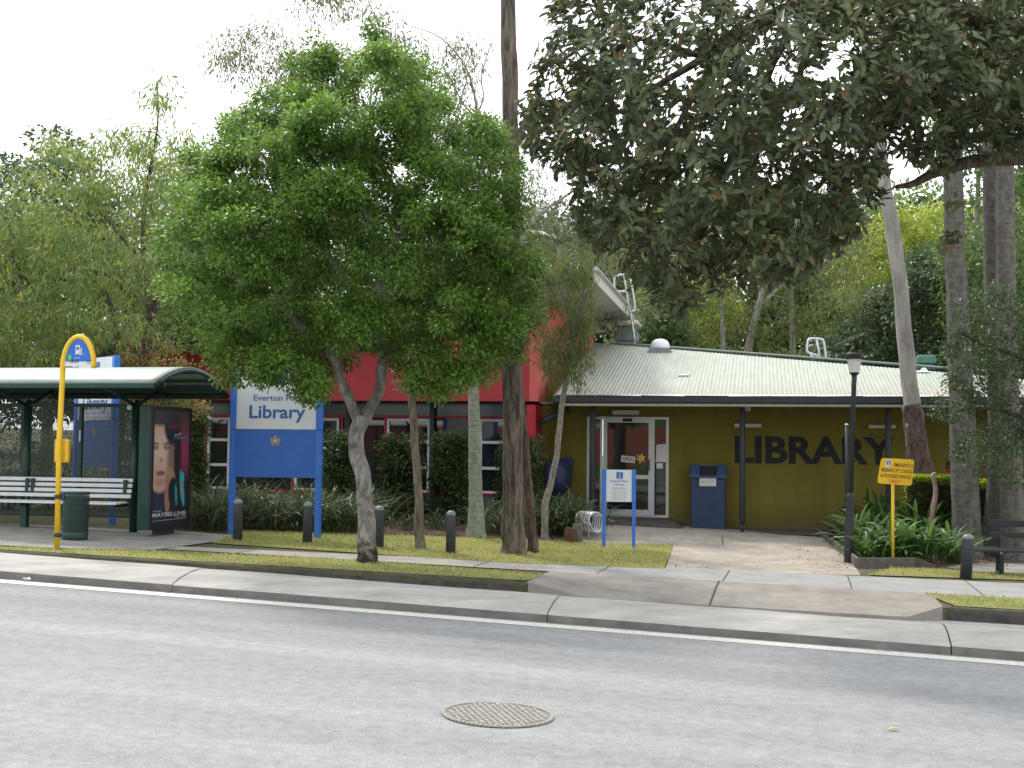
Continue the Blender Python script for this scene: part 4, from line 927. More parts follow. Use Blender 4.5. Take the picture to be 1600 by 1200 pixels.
# skillion roof, fascia and pale lining
sRe = rB[0]; T_ = .06; w = MB()
top_ = [BF.p(sL-.3, dF, zr(sL-.3)+.1), BF.p(sRe, dF, zr(sRe)+.1), BF.p(sRe, DEP, zr(sRe)+.1), BF.p(sL-.3, DEP, zr(sL-.3)+.1)]
bot_ = [v-np.array([0, 0, .1]) for v in top_]
MB().add(bot_, [(0, 3, 2, 1)]).build('roof_lining', M['soffit'], lib)
MB().add([v+np.array([0, 0, .12]) for v in top_], [(0, 1, 2, 3)]).build('roof', M['shelter_roof'], lib)
MB().box(top_[1]-[0, 0, .13], BF.n*(DEP-dF), BF.u*.04, [0, 0, .27]).build('roof_edge', M['cream'], lib)
MB().box(top_[0]-[0, 0, .03], top_[1]-top_[0], -BF.n*.04, [0, 0, .15]).build('roof_edge', M['charcoal'], lib)
MB().tube([top_[1]+[.06, 0, .14], top_[2]+[.06, 0, .14]], .05, n=8).build('roof_gutter', M['galv'], lib)
# window wall
zT = Z(640, 651.5); zW0 = Z(640, 769.5); zgL = zg0-.5
sv = lambda x: S(x, 700)
w = MB().fbox(BF, sL, sW0-.2, 0, .3, zgL-1, zW0-.04); w.build('base_wall', M['grey_block'], lib)
MB().fbox(BF, sL, sW0-.2, .03, .045, zT+.03, zB+.02).build('clerestory_glass', M['glass2'], lib)
MB().fbox(BF, sL, sW0-.2, .03, .045, zW0-.02, zT-.03).build('fixed_glass', M['glass'], lib)
w = MB().fbox(BF, sL, sW0-.2, -.02, .06, zT-.025, zT+.025).fbox(BF, sL, sW0-.2, -.02, .06, zW0-.05, zW0)
for px in (322, 362, 458, 534, 602, 676, 746, 818, 838): w.fbox(BF, sv(px)-.025, sv(px)+.025, -.025, .055, zW0, zT-.025)
w.build('transom', M['redtrim'], lib)
for a, b in ((325, 360), (462, 530), (605, 672), (750, 814), (190, 240)):
    f = MB(); bars(f, BF, sv(a), sv(b), zW0+.01, zT-.04, -.05, .055, .06, split=(Z(640, 690), Z(640, 730)))
    fo = f.build('window', M['white_metal'], lib)
    MB().fbox(BF, sv(a)+.03, sv(b)-.03, .0, .008, zW0+.04, zT-.07).build('pane', M['glass'], fo)
for px in (676, 741, 545): MB().fbox(BF, sv(px)-.05, sv(px)+.05, -.12, -.03, zgL, zB).build('downpipe', M['charcoal'], lib)
MB().tube([BF.p(S(886, 640, -.9), -.9, Z(886, 640, -.9)), BF.p(S(820, 672, -.4), -.4, Z(820, 672, -.4)), BF.p(S(818, 680, -.4), -.4, zgL)], .085, n=10).build('downpipe', M['charcoal'], lib, smooth=True)
for px in (826, 833, 840): MB().fbox(BF, sv(px)-.03, sv(px)+.03, -.09, -.03, zW0, zB).build('red_batten', M['redtrim'], lib)
MB().fbox(BF, S(318, 617, dR), S(357, 617, dR), dR-.1, dR-.004, Z(338, 621, dR), Z(338, 616.5, dR)).build('wall_light', M['white_metal'], lib)

# rooftop fittings
def on_roof(px, py): s, d = roof_hit(px, py); return s, d, zE+PT*(d-dE)
s, d, z = on_roof(1030, 551); P = BF.p(s, d+.3, z+.02)
sk_ = thing('skylight', P, 'white domed skylight on the corrugated roof', 'skylight')
MB().fbox(BF, s-.30, s+.30, d-.02, d+.58, z-.05, z+.05).fbox(BF, s-.26, s+.26, d+.01, d+.55, z+.05, z+.12).build('curb', M['greyvent'], sk_)
q = MB().lathe(BF.p(s, d+.28, z+.115), [(.245, 0), (.25, .04), (.235, .12), (.19, .2), (.11, .245), (.01, .26)], n=28); q.build('dome', M['dome'], sk_, smooth=True)
def hoop(name, label, pts, Y, r=.022, extra=()):
    t = thing(name, W(*pts[0][0], Y), label, 'roof ladder', 'ladder handrails standing on the roof')
    for i, pl in enumerate(pts):
        Pp, rr = smooth_path([W(x, y, Y+.0+.55*(i % 2)*0) for x, y in pl], [r]*len(pl), 4)
        MB().tube(Pp, r, n=8).build('handrail' if i < 2 else 'stile', M['galv'], t, smooth=True)
    return t
hoop('roof_ladder', 'tall pale steel ladder handrail leaning at the red hall roof edge',
     [[(981, 455), (976, 455), (964, 455), (960, 448), (960, 436), (963, 431), (975, 429), (983, 432), (988, 450), (992, 480), (990, 486), (985, 487)],
      [(975, 430), (978, 450), (983, 480), (987, 500), (992, 535)], [(984, 481), (979, 481), (976, 485)]], 33.0, .03)
hoop('roof_ladder', 'short pale steel handrail at the far ridge of the corrugated roof',
     [[(1279, 556), (1266, 552), (1261, 548), (1262, 534), (1267, 529), (1283, 530), (1287, 535), (1291, 563)],
      [(1276, 530), (1282, 563)], [(1266, 552), (1272, 563)]], 31.0, .03)
def vent(label, c, Y, tiers, m1, m2):
    P = W(c[0], c[1], Y); t = thing('roof_vent', P, label, 'roof vent')
    f = Frame(P, R(11)); z = P[2]
    for i, (w0, w1, h0, h1, cap) in enumerate(tiers):
        q = MB(); V = []
        for (w_, z_) in ((w0, z+h0), (w1, z+h1)): V += [f.p(-w_, -w_, z_), f.p(w_, -w_, z_), f.p(w_, w_, z_), f.p(-w_, w_, z_)]
        q.add(V, [(0, 1, 5, 4), (1, 2, 6, 5), (2, 3, 7, 6), (3, 0, 4, 7), (4, 5, 6, 7), (3, 2, 1, 0)]); q.build('cap' if cap else 'body', m2 if cap else m1, t, bevel=.015)
vent('grey rooftop cooler box with a cream lid behind the corrugated roof', (979, 545), 34, [(.25, .25, -.3, .2, 0), (.30, .32, .2, .42, 0), (.24, .24, .42, .6, 0), (.36, .38, .60, .66, 1), (.38, .30, .66, .74, 1)], M['greyvent'], M['cream'])
vent('green tiered plastic roof vent near the right end of the roof', (1446, 586), 30, [(.2, .2, -.6, .12, 0), (.22, .17, .12, .20, 0), (.13, .13, .2, .27, 0), (.22, .22, .27, .40, 1), (.22, .17, .40, .47, 1)], M['gvent'], M['gvent'])
for i, (px, py) in enumerate([(1069, 588), (1444, 583)]):
    s, d, z = on_roof(px, py); q = MB()
    q.prism([BF.p(s-.13, d-.02, z+.02), BF.p(s+.13, d-.02, z+.02), BF.p(s+.09, d+.02, z+.05), BF.p(s+.03, d+.05, z+.13), BF.p(s-.03, d+.05, z+.12), BF.p(s-.09, d+.02, z+.05)], BF.n*.15)
    tag(q.build('roof_flashing', M['dome']), ['small white pipe flashing in the middle of the corrugated roof', 'small white pipe flashing at the roof end beneath the green vent'][i], 'flashing')

# book return chute
f = BF; s0, s1 = S(1078, 780, -.62), S(1135, 780, -.62); P = BF.p((s0+s1)/2, -.4, zg0)
br = thing('book_return', P, 'dark blue book return cabinet with a white label against the olive wall', 'book return')
z0 = zg0-.03; z1 = Z(1100, 747, -.62); z2 = Z(1100, 726.5, -.62)
MB().fbox(f, s0+.02, s1-.02, -.62, -.06, z0, z1).build('cabinet', M['navy'], br, bevel=.02)
h = MB(); e = .21
h.prism([f.p(s0, -.66, z1), f.p(s0, -.66, z1+.06), f.p(s0, -.5, z2), f.p(s0, -.06, z2), f.p(s0, -.06, z1)], f.u*e)
h.prism([f.p(s1-e, -.66, z1), f.p(s1-e, -.66, z1+.06), f.p(s1-e, -.5, z2), f.p(s1-e, -.06, z2), f.p(s1-e, -.06, z1)], f.u*e)
h.fbox(f, s0+e, s1-e, -.5, -.06, z2-.035, z2).fbox(f, s0+e, s1-e, -.645, -.6, z1, z1+.05)
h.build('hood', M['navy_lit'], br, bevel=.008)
MB().fbox(f, s0+e, s1-e, -.42, -.38, z1, z2-.035).build('slot', M['black'], br)
MB().fbox(f, S(1093, 753, -.62), S(1119, 753, -.62), -.628, -.621, Z(1105, 759.5, -.62), Z(1105, 746, -.62)).build('label_plate', M['paper'], br)
for k in range(3): text('lettering', ['Please return items here', 'Books   CDs   DVDs', 'after hours'][k], BF, -.63, S(1096, 753, -.62), Z(1105, 750.5+3*k, -.62), [.25, .2, .14][k], .018, M['black'], br)
# dark blue rounded hood left of the door
ph = thing('phone_hood', BF.p(S(868, 760, -.5), -.4, zg0), 'dark blue rounded telephone hood behind the strappy plants near the door', 'phone booth')
P = []; cs = S(868, 745, -.5); zc = Z(868, 745, -.5)
for i in range(28):
    a = i*2*math.pi/28; x, z = math.cos(a), math.sin(a); k = (abs(x)**2.6+abs(z)**2.6)**(-1/2.6)
    P.append((cs+.30*x*k, zc+.40*z*k))
h = MB(); nP = 28; V = []
for sc, d in ((1, -.06), (1.02, -.3), (.97, -.45), (.84, -.55), (.6, -.62), (.3, -.66), (.1, -.67)): V += [BF.p(cs+(x-cs)*sc, d, zc+(z-zc)*sc) for x, z in P]
h.add(V, [(i*nP+j, i*nP+(j+1) % nP, (i+1)*nP+(j+1) % nP, (i+1)*nP+j) for i in range(6) for j in range(nP)]+[tuple(range(6*nP, 7*nP))[::-1]]); h.build('hood', M['navy'], ph, smooth=True)
MB().fbox(BF, cs+.08, cs+.32, -.10, -.03, zc+.1, zc+.42).build('back_board', M['navy'], ph)
MB().fbox(BF, cs-.1, cs+.1, -.3, -.05, zg0-.3, zc-.3).build('pedestal', M['navy'], ph, bevel=.02)

# ================================================================== signs
def council_logo(F, d, s, z, w_, parent):
    MB().fbox(F, s, s+w_, d-.003, d, z, z+w_).build('emblem', M['blue'], parent)
    q = MB(); q.prism([F.p(s+.43*w_, d-.004, z+.22*w_), F.p(s+.57*w_, d-.004, z+.22*w_), F.p(s+.54*w_, d-.004, z+.85*w_), F.p(s+.5*w_, d-.004, z+.97*w_), F.p(s+.46*w_, d-.004, z+.85*w_)], -F.n*.002)
    q.build('emblem_tower', M['paper'], parent)
    q = MB().fbox(F, s+.12*w_, s+.88*w_, d-.005, d-.003, z+.14*w_, z+.22*w_); q.build('emblem_base', M['amber'], parent)
def crest(F, d, s, z, r, parent):
    q = MB(); q.prism([F.p(s-.28*r, d, z+.25*r), F.p(s-.28*r, d, z-.15*r), F.p(s, d, z-.5*r), F.p(s+.28*r, d, z-.15*r), F.p(s+.28*r, d, z+.25*r)], -F.n*.004); q.build('crest_shield', M['crestwhite'], parent)
    q = MB()
    for sg in (-1, 1):
        q.prism([F.p(s+sg*x*r, d, z+y*r) for x, y in ((.34, -.6), (.75, -.6), (.72, -.2), (.95, .15), (.85, .5), (.6, .35), (.5, .6), (.36, .35))][::sg], -F.n*.003)
    q.prism([F.p(s+x*r, d, z+y*r) for x, y in ((-.35, .3), (-.42, .62), (-.2, .85), (0, 1.0), (.2, .85), (.42, .62), (.35, .3))], -F.n*.003)
    q.fbox(F, s-.6*r, s+.6*r, d-.004, d, z-.82*r, z-.64*r); q.build('crest', M['gold'], parent)
def big_sign(F, z0, zt, label, w_, gl, gr):
    """w_: overall width; zt: panel top; total panel 1.92 high"""
    t = thing('library_sign', F.p(w_/2, 0, min(gl, gr)), label, 'sign', 'tall blue and white library signs'); H = zt-z0
    zm = z0+H*.428; pw = w_*.062
    for s, g in ((0, gl), (w_-pw, gr)):
        q = MB().fbox(F, s, s+pw, -.05, .05, g-.1, z0+.01); q.build('post', M['blue_post'], t, bevel=.006)
        q = MB().fbox(F, s, s+pw*1.05, -.055, .055, z0, zm-.004).fbox(F, s, s+pw*1.05, -.055, .055, zm+.004, zt); q.build('edge_trim', M['blue_post'], t, bevel=.006)
    MB().fbox(F, pw*1.05, w_-pw, -.03, .03, zm+.004, zt-.01).build('white_panel', M['bluewhite'], t)
    MB().fbox(F, pw*1.05, w_-pw, -.032, .03, z0, zm-.004).build('blue_panel', M['blue'], t)
    iw = w_-2*pw; d = -.034
    text('lettering', 'Library', F, d, pw+iw*.165, zm+H*.062, iw*.70, H*.155, M['blue_text'], t, bold=.022)
    text('lettering', 'Everton Park', F, d, pw+iw*.215, zm+H*.257, iw*.62, H*.053, M['blue_text'], t, bold=.012)
    council_logo(F, d, pw+iw*.43, zm+H*.40, H*.128, t)
    crest(F, d, pw+iw*.5, zm-H*.102, H*.052, t)
    return t
g0 = G(361, 834); F1 = Frame(W(357, 834, 22.15), R(8))
s1 = F1.hit(503, 700, 0)[0]
zt = F1.hit(430, 571.5)[1]; z0 = F1.hit(430, 746)[1]
Pr = F1.p(s1, 0, 0)
big_sign(F1, z0, zt, 'tall blue and white library sign on two posts, fully visible beside the street tree', s1, gz(F1.o[0], F1.o[1]), gz(Pr[0], Pr[1]))
Pl = W(115, 800, 24.1); F2_ = Frame(Pl, R(44.6))
s2 = F2_.hit(180, 700, 0)[0]
print('rear sign width', s2, 'front', s1)
Pr = F2_.p(s2, 0, 0); zt2 = F2_.hit(179, 556)[1]; z02 = F2_.hit(179, 731)[1]
big_sign(F2_, z02, zt2, 'tall blue and white library sign turned away, seen through the bus shelter screen', s2, gz(Pl[0], Pl[1]), gz(Pr[0], Pr[1]))
# opening hours sign
Ph = G(967, 857); FH = Frame(Ph, R(2)); zz = lambda y: FH.hit(967, y)[1]; sx = lambda x: FH.hit(x, 780)[0]
hs = thing('opening_hours_sign', (Ph[0], Ph[1], Ph[2]), 'small white opening hours sign on two blue posts in the lawn', 'sign')
for a, b, g in ((940.5, 947, 857), (987, 993.5, 856)):
    MB().fbox(FH, sx(a)+.01, sx(b)-.005, -.03, .03, Ph[2]-.15, zz(784)).fbox(FH, sx(a), sx(b), -.032, .032, zz(784), zz(733.5)).build('post', M['blue_post'], hs, bevel=.004)
MB().fbox(FH, sx(947), sx(987), -.018, .018, zz(784), zz(734)).build('board', M['bluewhite'], hs)
d = -.021; council_logo(FH, d, sx(962.8), zz(747.8), sx(973)-sx(962.8), hs)
text('lettering', 'Everton Park', FH, d, sx(954), zz(753.5), sx(981)-sx(954), .042, M['blue_text'], hs, bold=.01)
text('lettering', 'Library', FH, d, sx(960), zz(759.5), sx(975)-sx(960), .05, M['blue_text'], hs, bold=.01)
text('lettering', 'Opening Hours', FH, d, sx(957), zz(764.3), sx(978)-sx(957), .032, M['charcoal'], hs)
for i, ln in enumerate(['Monday   Closed', 'Tuesday   10am - 6pm', 'Wednesday   10am - 8pm', 'Thursday   10am - 6pm', 'Friday   10am - 6pm', 'Saturday   9am - 4pm']):
    hwid = [9, 11, 13, 12, 10.5, 11][i]
    text('lettering', ln, FH, d, sx(967.5-hwid), zz(767.6+i*2.72), sx(967.5+hwid)-sx(967.5-hwid), .019, M['charcoal'], hs)
# yellow vehicle sign
Py = G(1395, 872); Py = W(1395, 872, 21.6); gy = gz(Py[0], Py[1]); FY = Frame(Py, R(6))
ys = thing('vehicle_sign', (Py[0], Py[1], gy), 'tilted yellow sign about authorised vehicles on a thin yellow pole', 'sign')
MB().tube([FY.p(0, .02, gy-.2), FY.p(.012, .02, FY.hit(1395, 740)[1])], .026, n=12).build('pole', M['yellow'], ys, smooth=True)
cnr = [(1370, 755), (1424, 759), (1428.5, 718), (1376.5, 715.5)]
C4 = [np.array(FY.hit(x, y, 0)) for x, y in cnr]
def rounded(C, r=.05, n=4):
    O = []
    for i in range(4):
        a, b, c = C[i-1], C[i], C[(i+1) % 4]; u1 = (a-b)/np.linalg.norm(a-b)*r; u2 = (c-b)/np.linalg.norm(c-b)*r
        for k in range(n+1): t = k/n; O.append((1-t)**2*(b+u1)+2*t*(1-t)*b+t*t*(b+u2))
    return O
MB().prism([FY.p(a, -.03, b) for a, b in rounded(C4)], FY.n*.006).build('board', M['yellow_sign'], ys)
# sheared frame so that lettering follows the tilt of the board
class Sk(Frame):
    def __init__(s, F, C): s.o = F.p(C[0][0], 0, C[0][1]); s.n = F.n; s.u = F.u*((C[1]-C[0])[0])+np.array([0, 0, (C[1]-C[0])[1]]); s.w = F.u*((C[3]-C[0])[0])+np.array([0, 0, (C[3]-C[0])[1]])
def sktext(s_, x0, x1, y0, y1, m, bold=.0):
    K = Sk(FY, C4); ob = text('lettering', s_, Frame((0, 0), 0), 0, 0, 0, 1, 1, m, ys, bold)
    me = ob.data; n = len(me.vertices); co = np.empty(n*3); me.vertices.foreach_get('co', co); co = co.reshape(-1, 3)+np.array(wloc(ys))
    P = K.o+np.outer(x0+co[:, 0]*(x1-x0), K.u)+np.outer(y0+co[:, 2]*(y1-y0), K.w)-K.n*.033-np.array(wloc(ys)); me.vertices.foreach_set('co', P.ravel()); me.update()
sktext('EMERGENCY &', .40, .95, .70, .84, M['black'], .01); sktext('BRISBANE CITY COUNCIL', .06, .97, .475, .615, M['black'], .01)
sktext('AUTHORISED VEHICLES', .06, .94, .255, .395, M['black'], .01); sktext('ONLY', .33, .66, .06, .19, M['redtext'], .015)
K = Sk(FY, C4); kp = lambda x, y, d: K.o+K.u*x+K.w*y-K.n*d
MB().prism([kp(.15, .68, .031), kp(.31, .68, .031), kp(.31, .93, .031), kp(.15, .93, .031)], -K.n*.002).build('emblem_back', M['bluewhite'], ys)
MB().prism([kp(.175, .75, .0335), kp(.285, .75, .0335), kp(.285, .91, .0335), kp(.175, .91, .0335)], -K.n*.002).build('emblem', M['blue'], ys)
MB().prism([kp(.21, .76, .036), kp(.25, .76, .036), kp(.238, .88, .036), kp(.222, .88, .036)], -K.n*.002).build('emblem_tower', M['paper'], ys)

# ================================================================== bus stop
SFo = G(208, 833); SF = Frame(SFo, PHI); gs = SFo[2]
sh = thing('bus_shelter', (SFo[0], SFo[1], gs), 'dark green bus shelter with curved roof and perforated back screen', 'bus shelter')
def sh_s(px, py=700, d=0.): return SF.hit(px, py, d)[0]
def sh_z(px, py, d=0.): return SF.hit(px, py, d)[1]
pz1 = sh_z(208, 632)
posts = [0.0, sh_s(42), sh_s(42)*2, sh_s(42)*3]
for s in posts:
    P = SF.p(s, 0, 0); g = gz(P[0], P[1]); MB().tube([P+[0, 0, g-.05], P+[0, 0, pz1]], .068, n=14).build('post', M['green_paint'], sh, smooth=True)
dFr, dBk = -1.5, 1.05; zF = sh_z(240, 600, dFr)
roof_s1 = sh_s(243, 600, dFr); roof_s0 = posts[3]-1.2
def vault(off, n=14, ex=0.):
    O = []
    for i in range(n+1):
        t = i/n; d = dFr-ex+(dBk-dFr+2*ex)*t; O.append((d, zF+.40*math.sin(math.pi*min(1, max(0, .04+.92*t)))**.85-.06*t+off-.05))
    return O
V = []; ns_ = 60; prof_ = vault(0, 14)
sheet_m = MB()
for j in range(ns_+1):
    s = roof_s0+(roof_s1-roof_s0)*j/ns_
    for (d, z) in prof_: V.append(SF.p(s, d, z))
kk = len(prof_)
sheet_m.add(V, [(j*kk+i, (j+1)*kk+i, (j+1)*kk+i+1, j*kk+i+1) for j in range(ns_) for i in range(kk-1)])
o_ = sheet_m.build('roof', M['shelter_roof'], sh, smooth=True); so_ = o_.modifiers.new('thick', 'SOLIDIFY'); so_.thickness = .02; so_.offset = 1
# end bows and cross bows, front and rear beams
for s in [roof_s1]+[p for p in posts]+[roof_s0]:
    P = [SF.p(s, d, z-.035) for d, z in vault(0, 14, .0)]; q = MB(); q.tube(P, .035, n=8)
    q.build('bow', M['green_paint'], sh, smooth=True)
q = MB().fbox(SF, roof_s0, roof_s1, dFr-.05, dFr+.03, prof_[0][1]-.085, prof_[0][1]+.0); q.build('front_gutter', M['green_paint'], sh, bevel=.01)
q = MB().fbox(SF, roof_s0, roof_s1, dBk-.03, dBk+.05, prof_[-1][1]-.085, prof_[-1][1]+.0); q.build('rear_gutter', M['green_paint'], sh, bevel=.01)
q = MB().fbox(SF, roof_s0, roof_s1-.05, -1.15, -1.08, zF-.02, zF+.06); q.build('beam', M['green_paint'], sh)
MB().fbox(SF, roof_s0, roof_s1-.05, .7, .77, zF-.02, zF+.08).build('beam', M['green_paint'], sh)
for i in (2, 5, 8, 11): MB().fbox(SF, roof_s0, roof_s1-.06, prof_[i][0]-.03, prof_[i][0]+.03, prof_[i][1]-.06, prof_[i][1]-.025).build('purlin', M['green_paint'], sh)
for s in posts:
    q = MB(); q.tube([SF.p(s, 0, pz1-.03), SF.p(s, -1.12, zF+.0)], .03, n=8); q.tube([SF.p(s, 0, pz1-.03), SF.p(s, .74, zF+.0)], .03, n=8)
    q.tube([SF.p(s, -.04, pz1-.05), SF.p(s, .04, pz1+.05)], .05, n=10); q.build('bracket', M['green_paint'], sh, smooth=True)
zr0, zr1 = sh_z(130, 804), sh_z(130, 634)
for i in range(3):
    a, b = posts[i+1]+.07, posts[i]-.07; m_ = (a+b)/2
    q = MB().fbox(SF, a, b, -.025, .025, zr1-.02, zr1+.04).fbox(SF, a, b, -.025, .025, zr0-.04, zr0).fbox(SF, m_-.03, m_+.03, -.027, .027, zr0, zr1-.02); q.build('screen_frame', M['green_paint'], sh)
    V = [SF.p(a, .0, zr0), SF.p(b, .0, zr0), SF.p(b, .0, zr1-.02), SF.p(a, .0, zr1-.02)]
    MB().add(V, [(0, 1, 2, 3)]).build('screen', M['screen'], sh, uv=[(a, zr0), (b, zr0), (b, zr1), (a, zr1)])
MB().tube([SF.p(-.07, -.08, sh_z(206, 637)), SF.p(-.07, -.11, sh_z(206, 637))], .045, n=16).build('lamp', M['lampglass'], sh)
MB().fbox(SF, (posts[0]+posts[1])/2-.012, (posts[0]+posts[1])/2+.012, -.035, -.028, sh_z(128, 690), sh_z(128, 672)).build('sticker', M['paper'], sh)
# bench of white slats
bs1 = sh_s(206, 760, -.25); zb1 = sh_z(206, 748, -.25); bq = thing('bus_stop_bench', SF.p(bs1-2, -.4, gs), 'long white slatted bench inside the bus shelter', 'bench')
bs0 = posts[2]+.3; z_ = zb1
for i in range(4):
    q = MB().fbox(SF, bs0, bs1, -.22-.02*i, -.19-.02*i, z_-.062-.088*i, z_-.088*i); q.build('back_slat', M['white_metal'], bq, bevel=.008)
zsx = sh_z(200, 786.5, -.65)
for i in range(4): MB().fbox(SF, bs0, bs1-.03, -.68+.1*i, -.60+.1*i, zsx-.03+.003*i, zsx+.003*i).build('seat_slat', M['white_metal'], bq, bevel=.006)
for s in (bs1-.12, (bs1+bs0)/2, bs1-1.85, bs0+.1):
    P = SF.p(s, -.3, 0); q = MB().fbox(SF, s-.03, s+.03, -.27, -.235, zsx-.05, z_-.02).fbox(SF, s-.03, s+.03, -.66, -.235, zsx-.07, zsx-.032)
    q.build('support', M['green_paint'], bq)
for s in (bs1-1.85, bs0+.1): MB().fbox(SF, s-.05, s+.05, -.5, -.4, gs-.2, zsx-.07).build('leg', M['green_paint'], bq)
for s in (bs1-.05,): MB().fbox(SF, s-.03, s+.06, -.26, -.02, zsx-.07, zsx-.03).build('support', M['green_paint'], bq)

# advertising light box, square to the street at the end of the shelter
AP = W(235, 700, 20.55); AF = Frame(AP, PHI)      # n runs away from the street
ad = thing('advertising_panel', AF.p(-.1, .65, gs), 'dark green illuminated poster case at the end of the bus shelter', 'advertising panel')
L_ = 1.36; zt = AF.hit(235, 633.5)[1]; zb = AF.hit(235, 829)[1]
q = MB().fbox(AF, -.21, -.0, 0, L_, zb, zt); q.build('case', M['green_paint'], ad, bevel=.012)
q = MB()
q.fbox(AF, .0, .03, .0, .07, zb, zt).fbox(AF, .0, .03, L_-.07, L_, zb, zt).fbox(AF, .0, .03, .07, L_-.07, zt-.06, zt).fbox(AF, .0, .03, .07, L_-.07, zb, zb+.10); q.build('door_frame', M['black'], ad, bevel=.006)
q = MB().fbox(AF, -.17, -.04, .42, .95, gs-.1, zb+.01); q.build('pedestal', M['charcoal'], ad, bevel=.01)
# poster printed as a fine colour grid
nu, nv = 110, 190
u, v = np.meshgrid(np.linspace(0, 1, nu), np.linspace(0, 1, nv)); 
def blob(cu, cv, ru, rv, sft=.15, rot=0.): 
    du, dv = u-cu, (v-cv)*1.55; c, s_ = math.cos(rot), math.sin(rot); x = du*c+dv*s_; y = -du*s_+dv*c
    r_ = np.sqrt((x/ru)**2+(y/(rv*1.55))**2); return np.clip((1-r_)/sft+.5, 0, 1)[..., None]
Cc = np.zeros((nv, nu, 3))+[.022, .02, .022]
def lay(m_, c, a=1.): 
    global Cc; Cc = Cc*(1-m_*a)+np.array(c)*m_*a
lay(blob(.92, .70, .24, .26, .8), [.30, .045, .12])
lay(blob(.45, .90, .7, .12, 1.2), [.06, .065, .055])
lay(blob(.10, .20, .5, .2, .6), [.035, .035, .07])
lay(blob(.20, .60, .42, .33, .10), [.56, .35, .25])                       # face
lay(blob(.18, .68, .26, .16, .9), [.74, .52, .41], .8)
lay(blob(.52, .56, .12, .28, .8), [.16, .075, .05], .75)
lay(blob(.50, .84, .20, .16, .3, .5), [.03, .022, .02]); lay(blob(.68, .62, .10, .30, .4), [.035, .025, .022])
lay(blob(.15, .935, .34, .075, .5), [.035, .028, .026])
lay(blob(.50, .36, .14, .14, .3, .3), [.42, .23, .13]); lay(blob(.42, .24, .08, .16, .3), [.36, .19, .11])
lay(blob(.57, .27, .13, .13, .2), [.02, .02, .02])
for cu in (.06, .36):
    lay(blob(cu, .665, .085, .020, .5), [.10, .05, .035], .8); lay(blob(cu, .662, .035, .013, .4), [.30, .42, .36]); lay(blob(cu, .662, .014, .011, .4), [.01, .01, .01])
    lay(blob(cu, .702, .10, .010, .8, -.10 if cu < .2 else .12), [.06, .03, .02], .85)
lay(blob(.22, .555, .05, .022, .8), [.26, .12, .08], .6); lay(blob(.17, .60, .02, .05, .9), [.72, .50, .40], .5)
lay(blob(.22, .44, .125, .022, .3), [.34, .11, .10]); lay(blob(.22, .441, .11, .003, .6), [.14, .02, .02])
lay(blob(.22, .36, .14, .03, 1.), [.30, .15, .10], .5)
lay(blob(.83, .30, .055, .17, .12, .22), [.03, .42, .44]); lay(blob(.86, .40, .02, .05, .2, .22), [.05, .5, .5]); lay(blob(.80, .26, .025, .08, .3, .22), [.40, .14, .24], .8); lay(blob(.66, .24, .035, .10, .15, .1), [.02, .30, .33]); lay(blob(.84, .335, .06, .007, .2, -.1), [.6, .08, .12])
V = []; 
for j in range(nv):
    for i in range(nu): V.append(AF.p(.012, .07+(L_-.14)*u[j, i], zb+.10+(zt-zb-.16)*v[j, i]))
q = MB().add(V, [(j*nu+i, j*nu+i+1, (j+1)*nu+i+1, (j+1)*nu+i) for j in range(nv-1) for i in range(nu-1)])
mp_, nt_, b_ = new_mat('printed poster'); ca = nt_.nodes.new('ShaderNodeAttribute'); ca.attribute_name = 'ink'; nt_.links.new(ca.outputs['Color'], b_.inputs['Base Color']); b_.inputs['Roughness'].default_value = .28; b_.inputs['Specular IOR Level'].default_value = .6
po = q.build('poster', mp_, ad); at = po.data.color_attributes.new('ink', 'FLOAT_COLOR', 'POINT'); at.data.foreach_set('color', np.concatenate([Cc.reshape(-1, 3), np.ones((nu*nv, 1))], 1).astype(np.float32).ravel())
class AFr(Frame):
    def __init__(s): s.o = AF.p(0, 0, 0); s.o[2] = 0; s.u = AF.n; s.n = -AF.u
T2 = AFr(); pw_ = L_-.14; ph_ = zt-zb-.16; tz = lambda v_: zb+.10+ph_*v_
text('lettering', 'MAYBELLINE', T2, -.016, .08, tz(.055), pw_*.94, ph_*.036, M['paper'], po, bold=.005)
text('lettering', 'NEW YORK', T2, -.016, .07+pw_*.66, tz(.035), pw_*.3, ph_*.011, M['paper'], po)
q = MB().fbox(T2, .08, .07+pw_*.98, -.0165, -.0155, tz(.022), tz(.0245)).build('print_rule', M['paper'], po)
text('lettering', 'WHAT LASHES WANT', T2, -.016, .07+pw_*.42, tz(.872), pw_*.5, ph_*.012, M['redtext'], po)
text('lettering', 'ALL NIGHT LONG', T2, -.016, .07+pw_*.42, tz(.845), pw_*.42, ph_*.012, M['redtext'], po)
text('lettering', 'Full', T2, -.016, .07+pw_*.58, tz(.775), pw_*.17, ph_*.022, M['paper'], po, tilt=-.15)
text('lettering', 'the MEGA PLUSH', T2, -.016, .07+pw_*.55, tz(.748), pw_*.42, ph_*.018, M['teal'], po, bold=.01)
MB().fbox(T2, .08, .11, -.0165, -.0155, tz(.10), tz(.118)).build('emblem', M['blue'], po); text('lettering', 'translink', T2, -.016, .13, tz(.102), pw_*.2, ph_*.012, M['paper'], po)

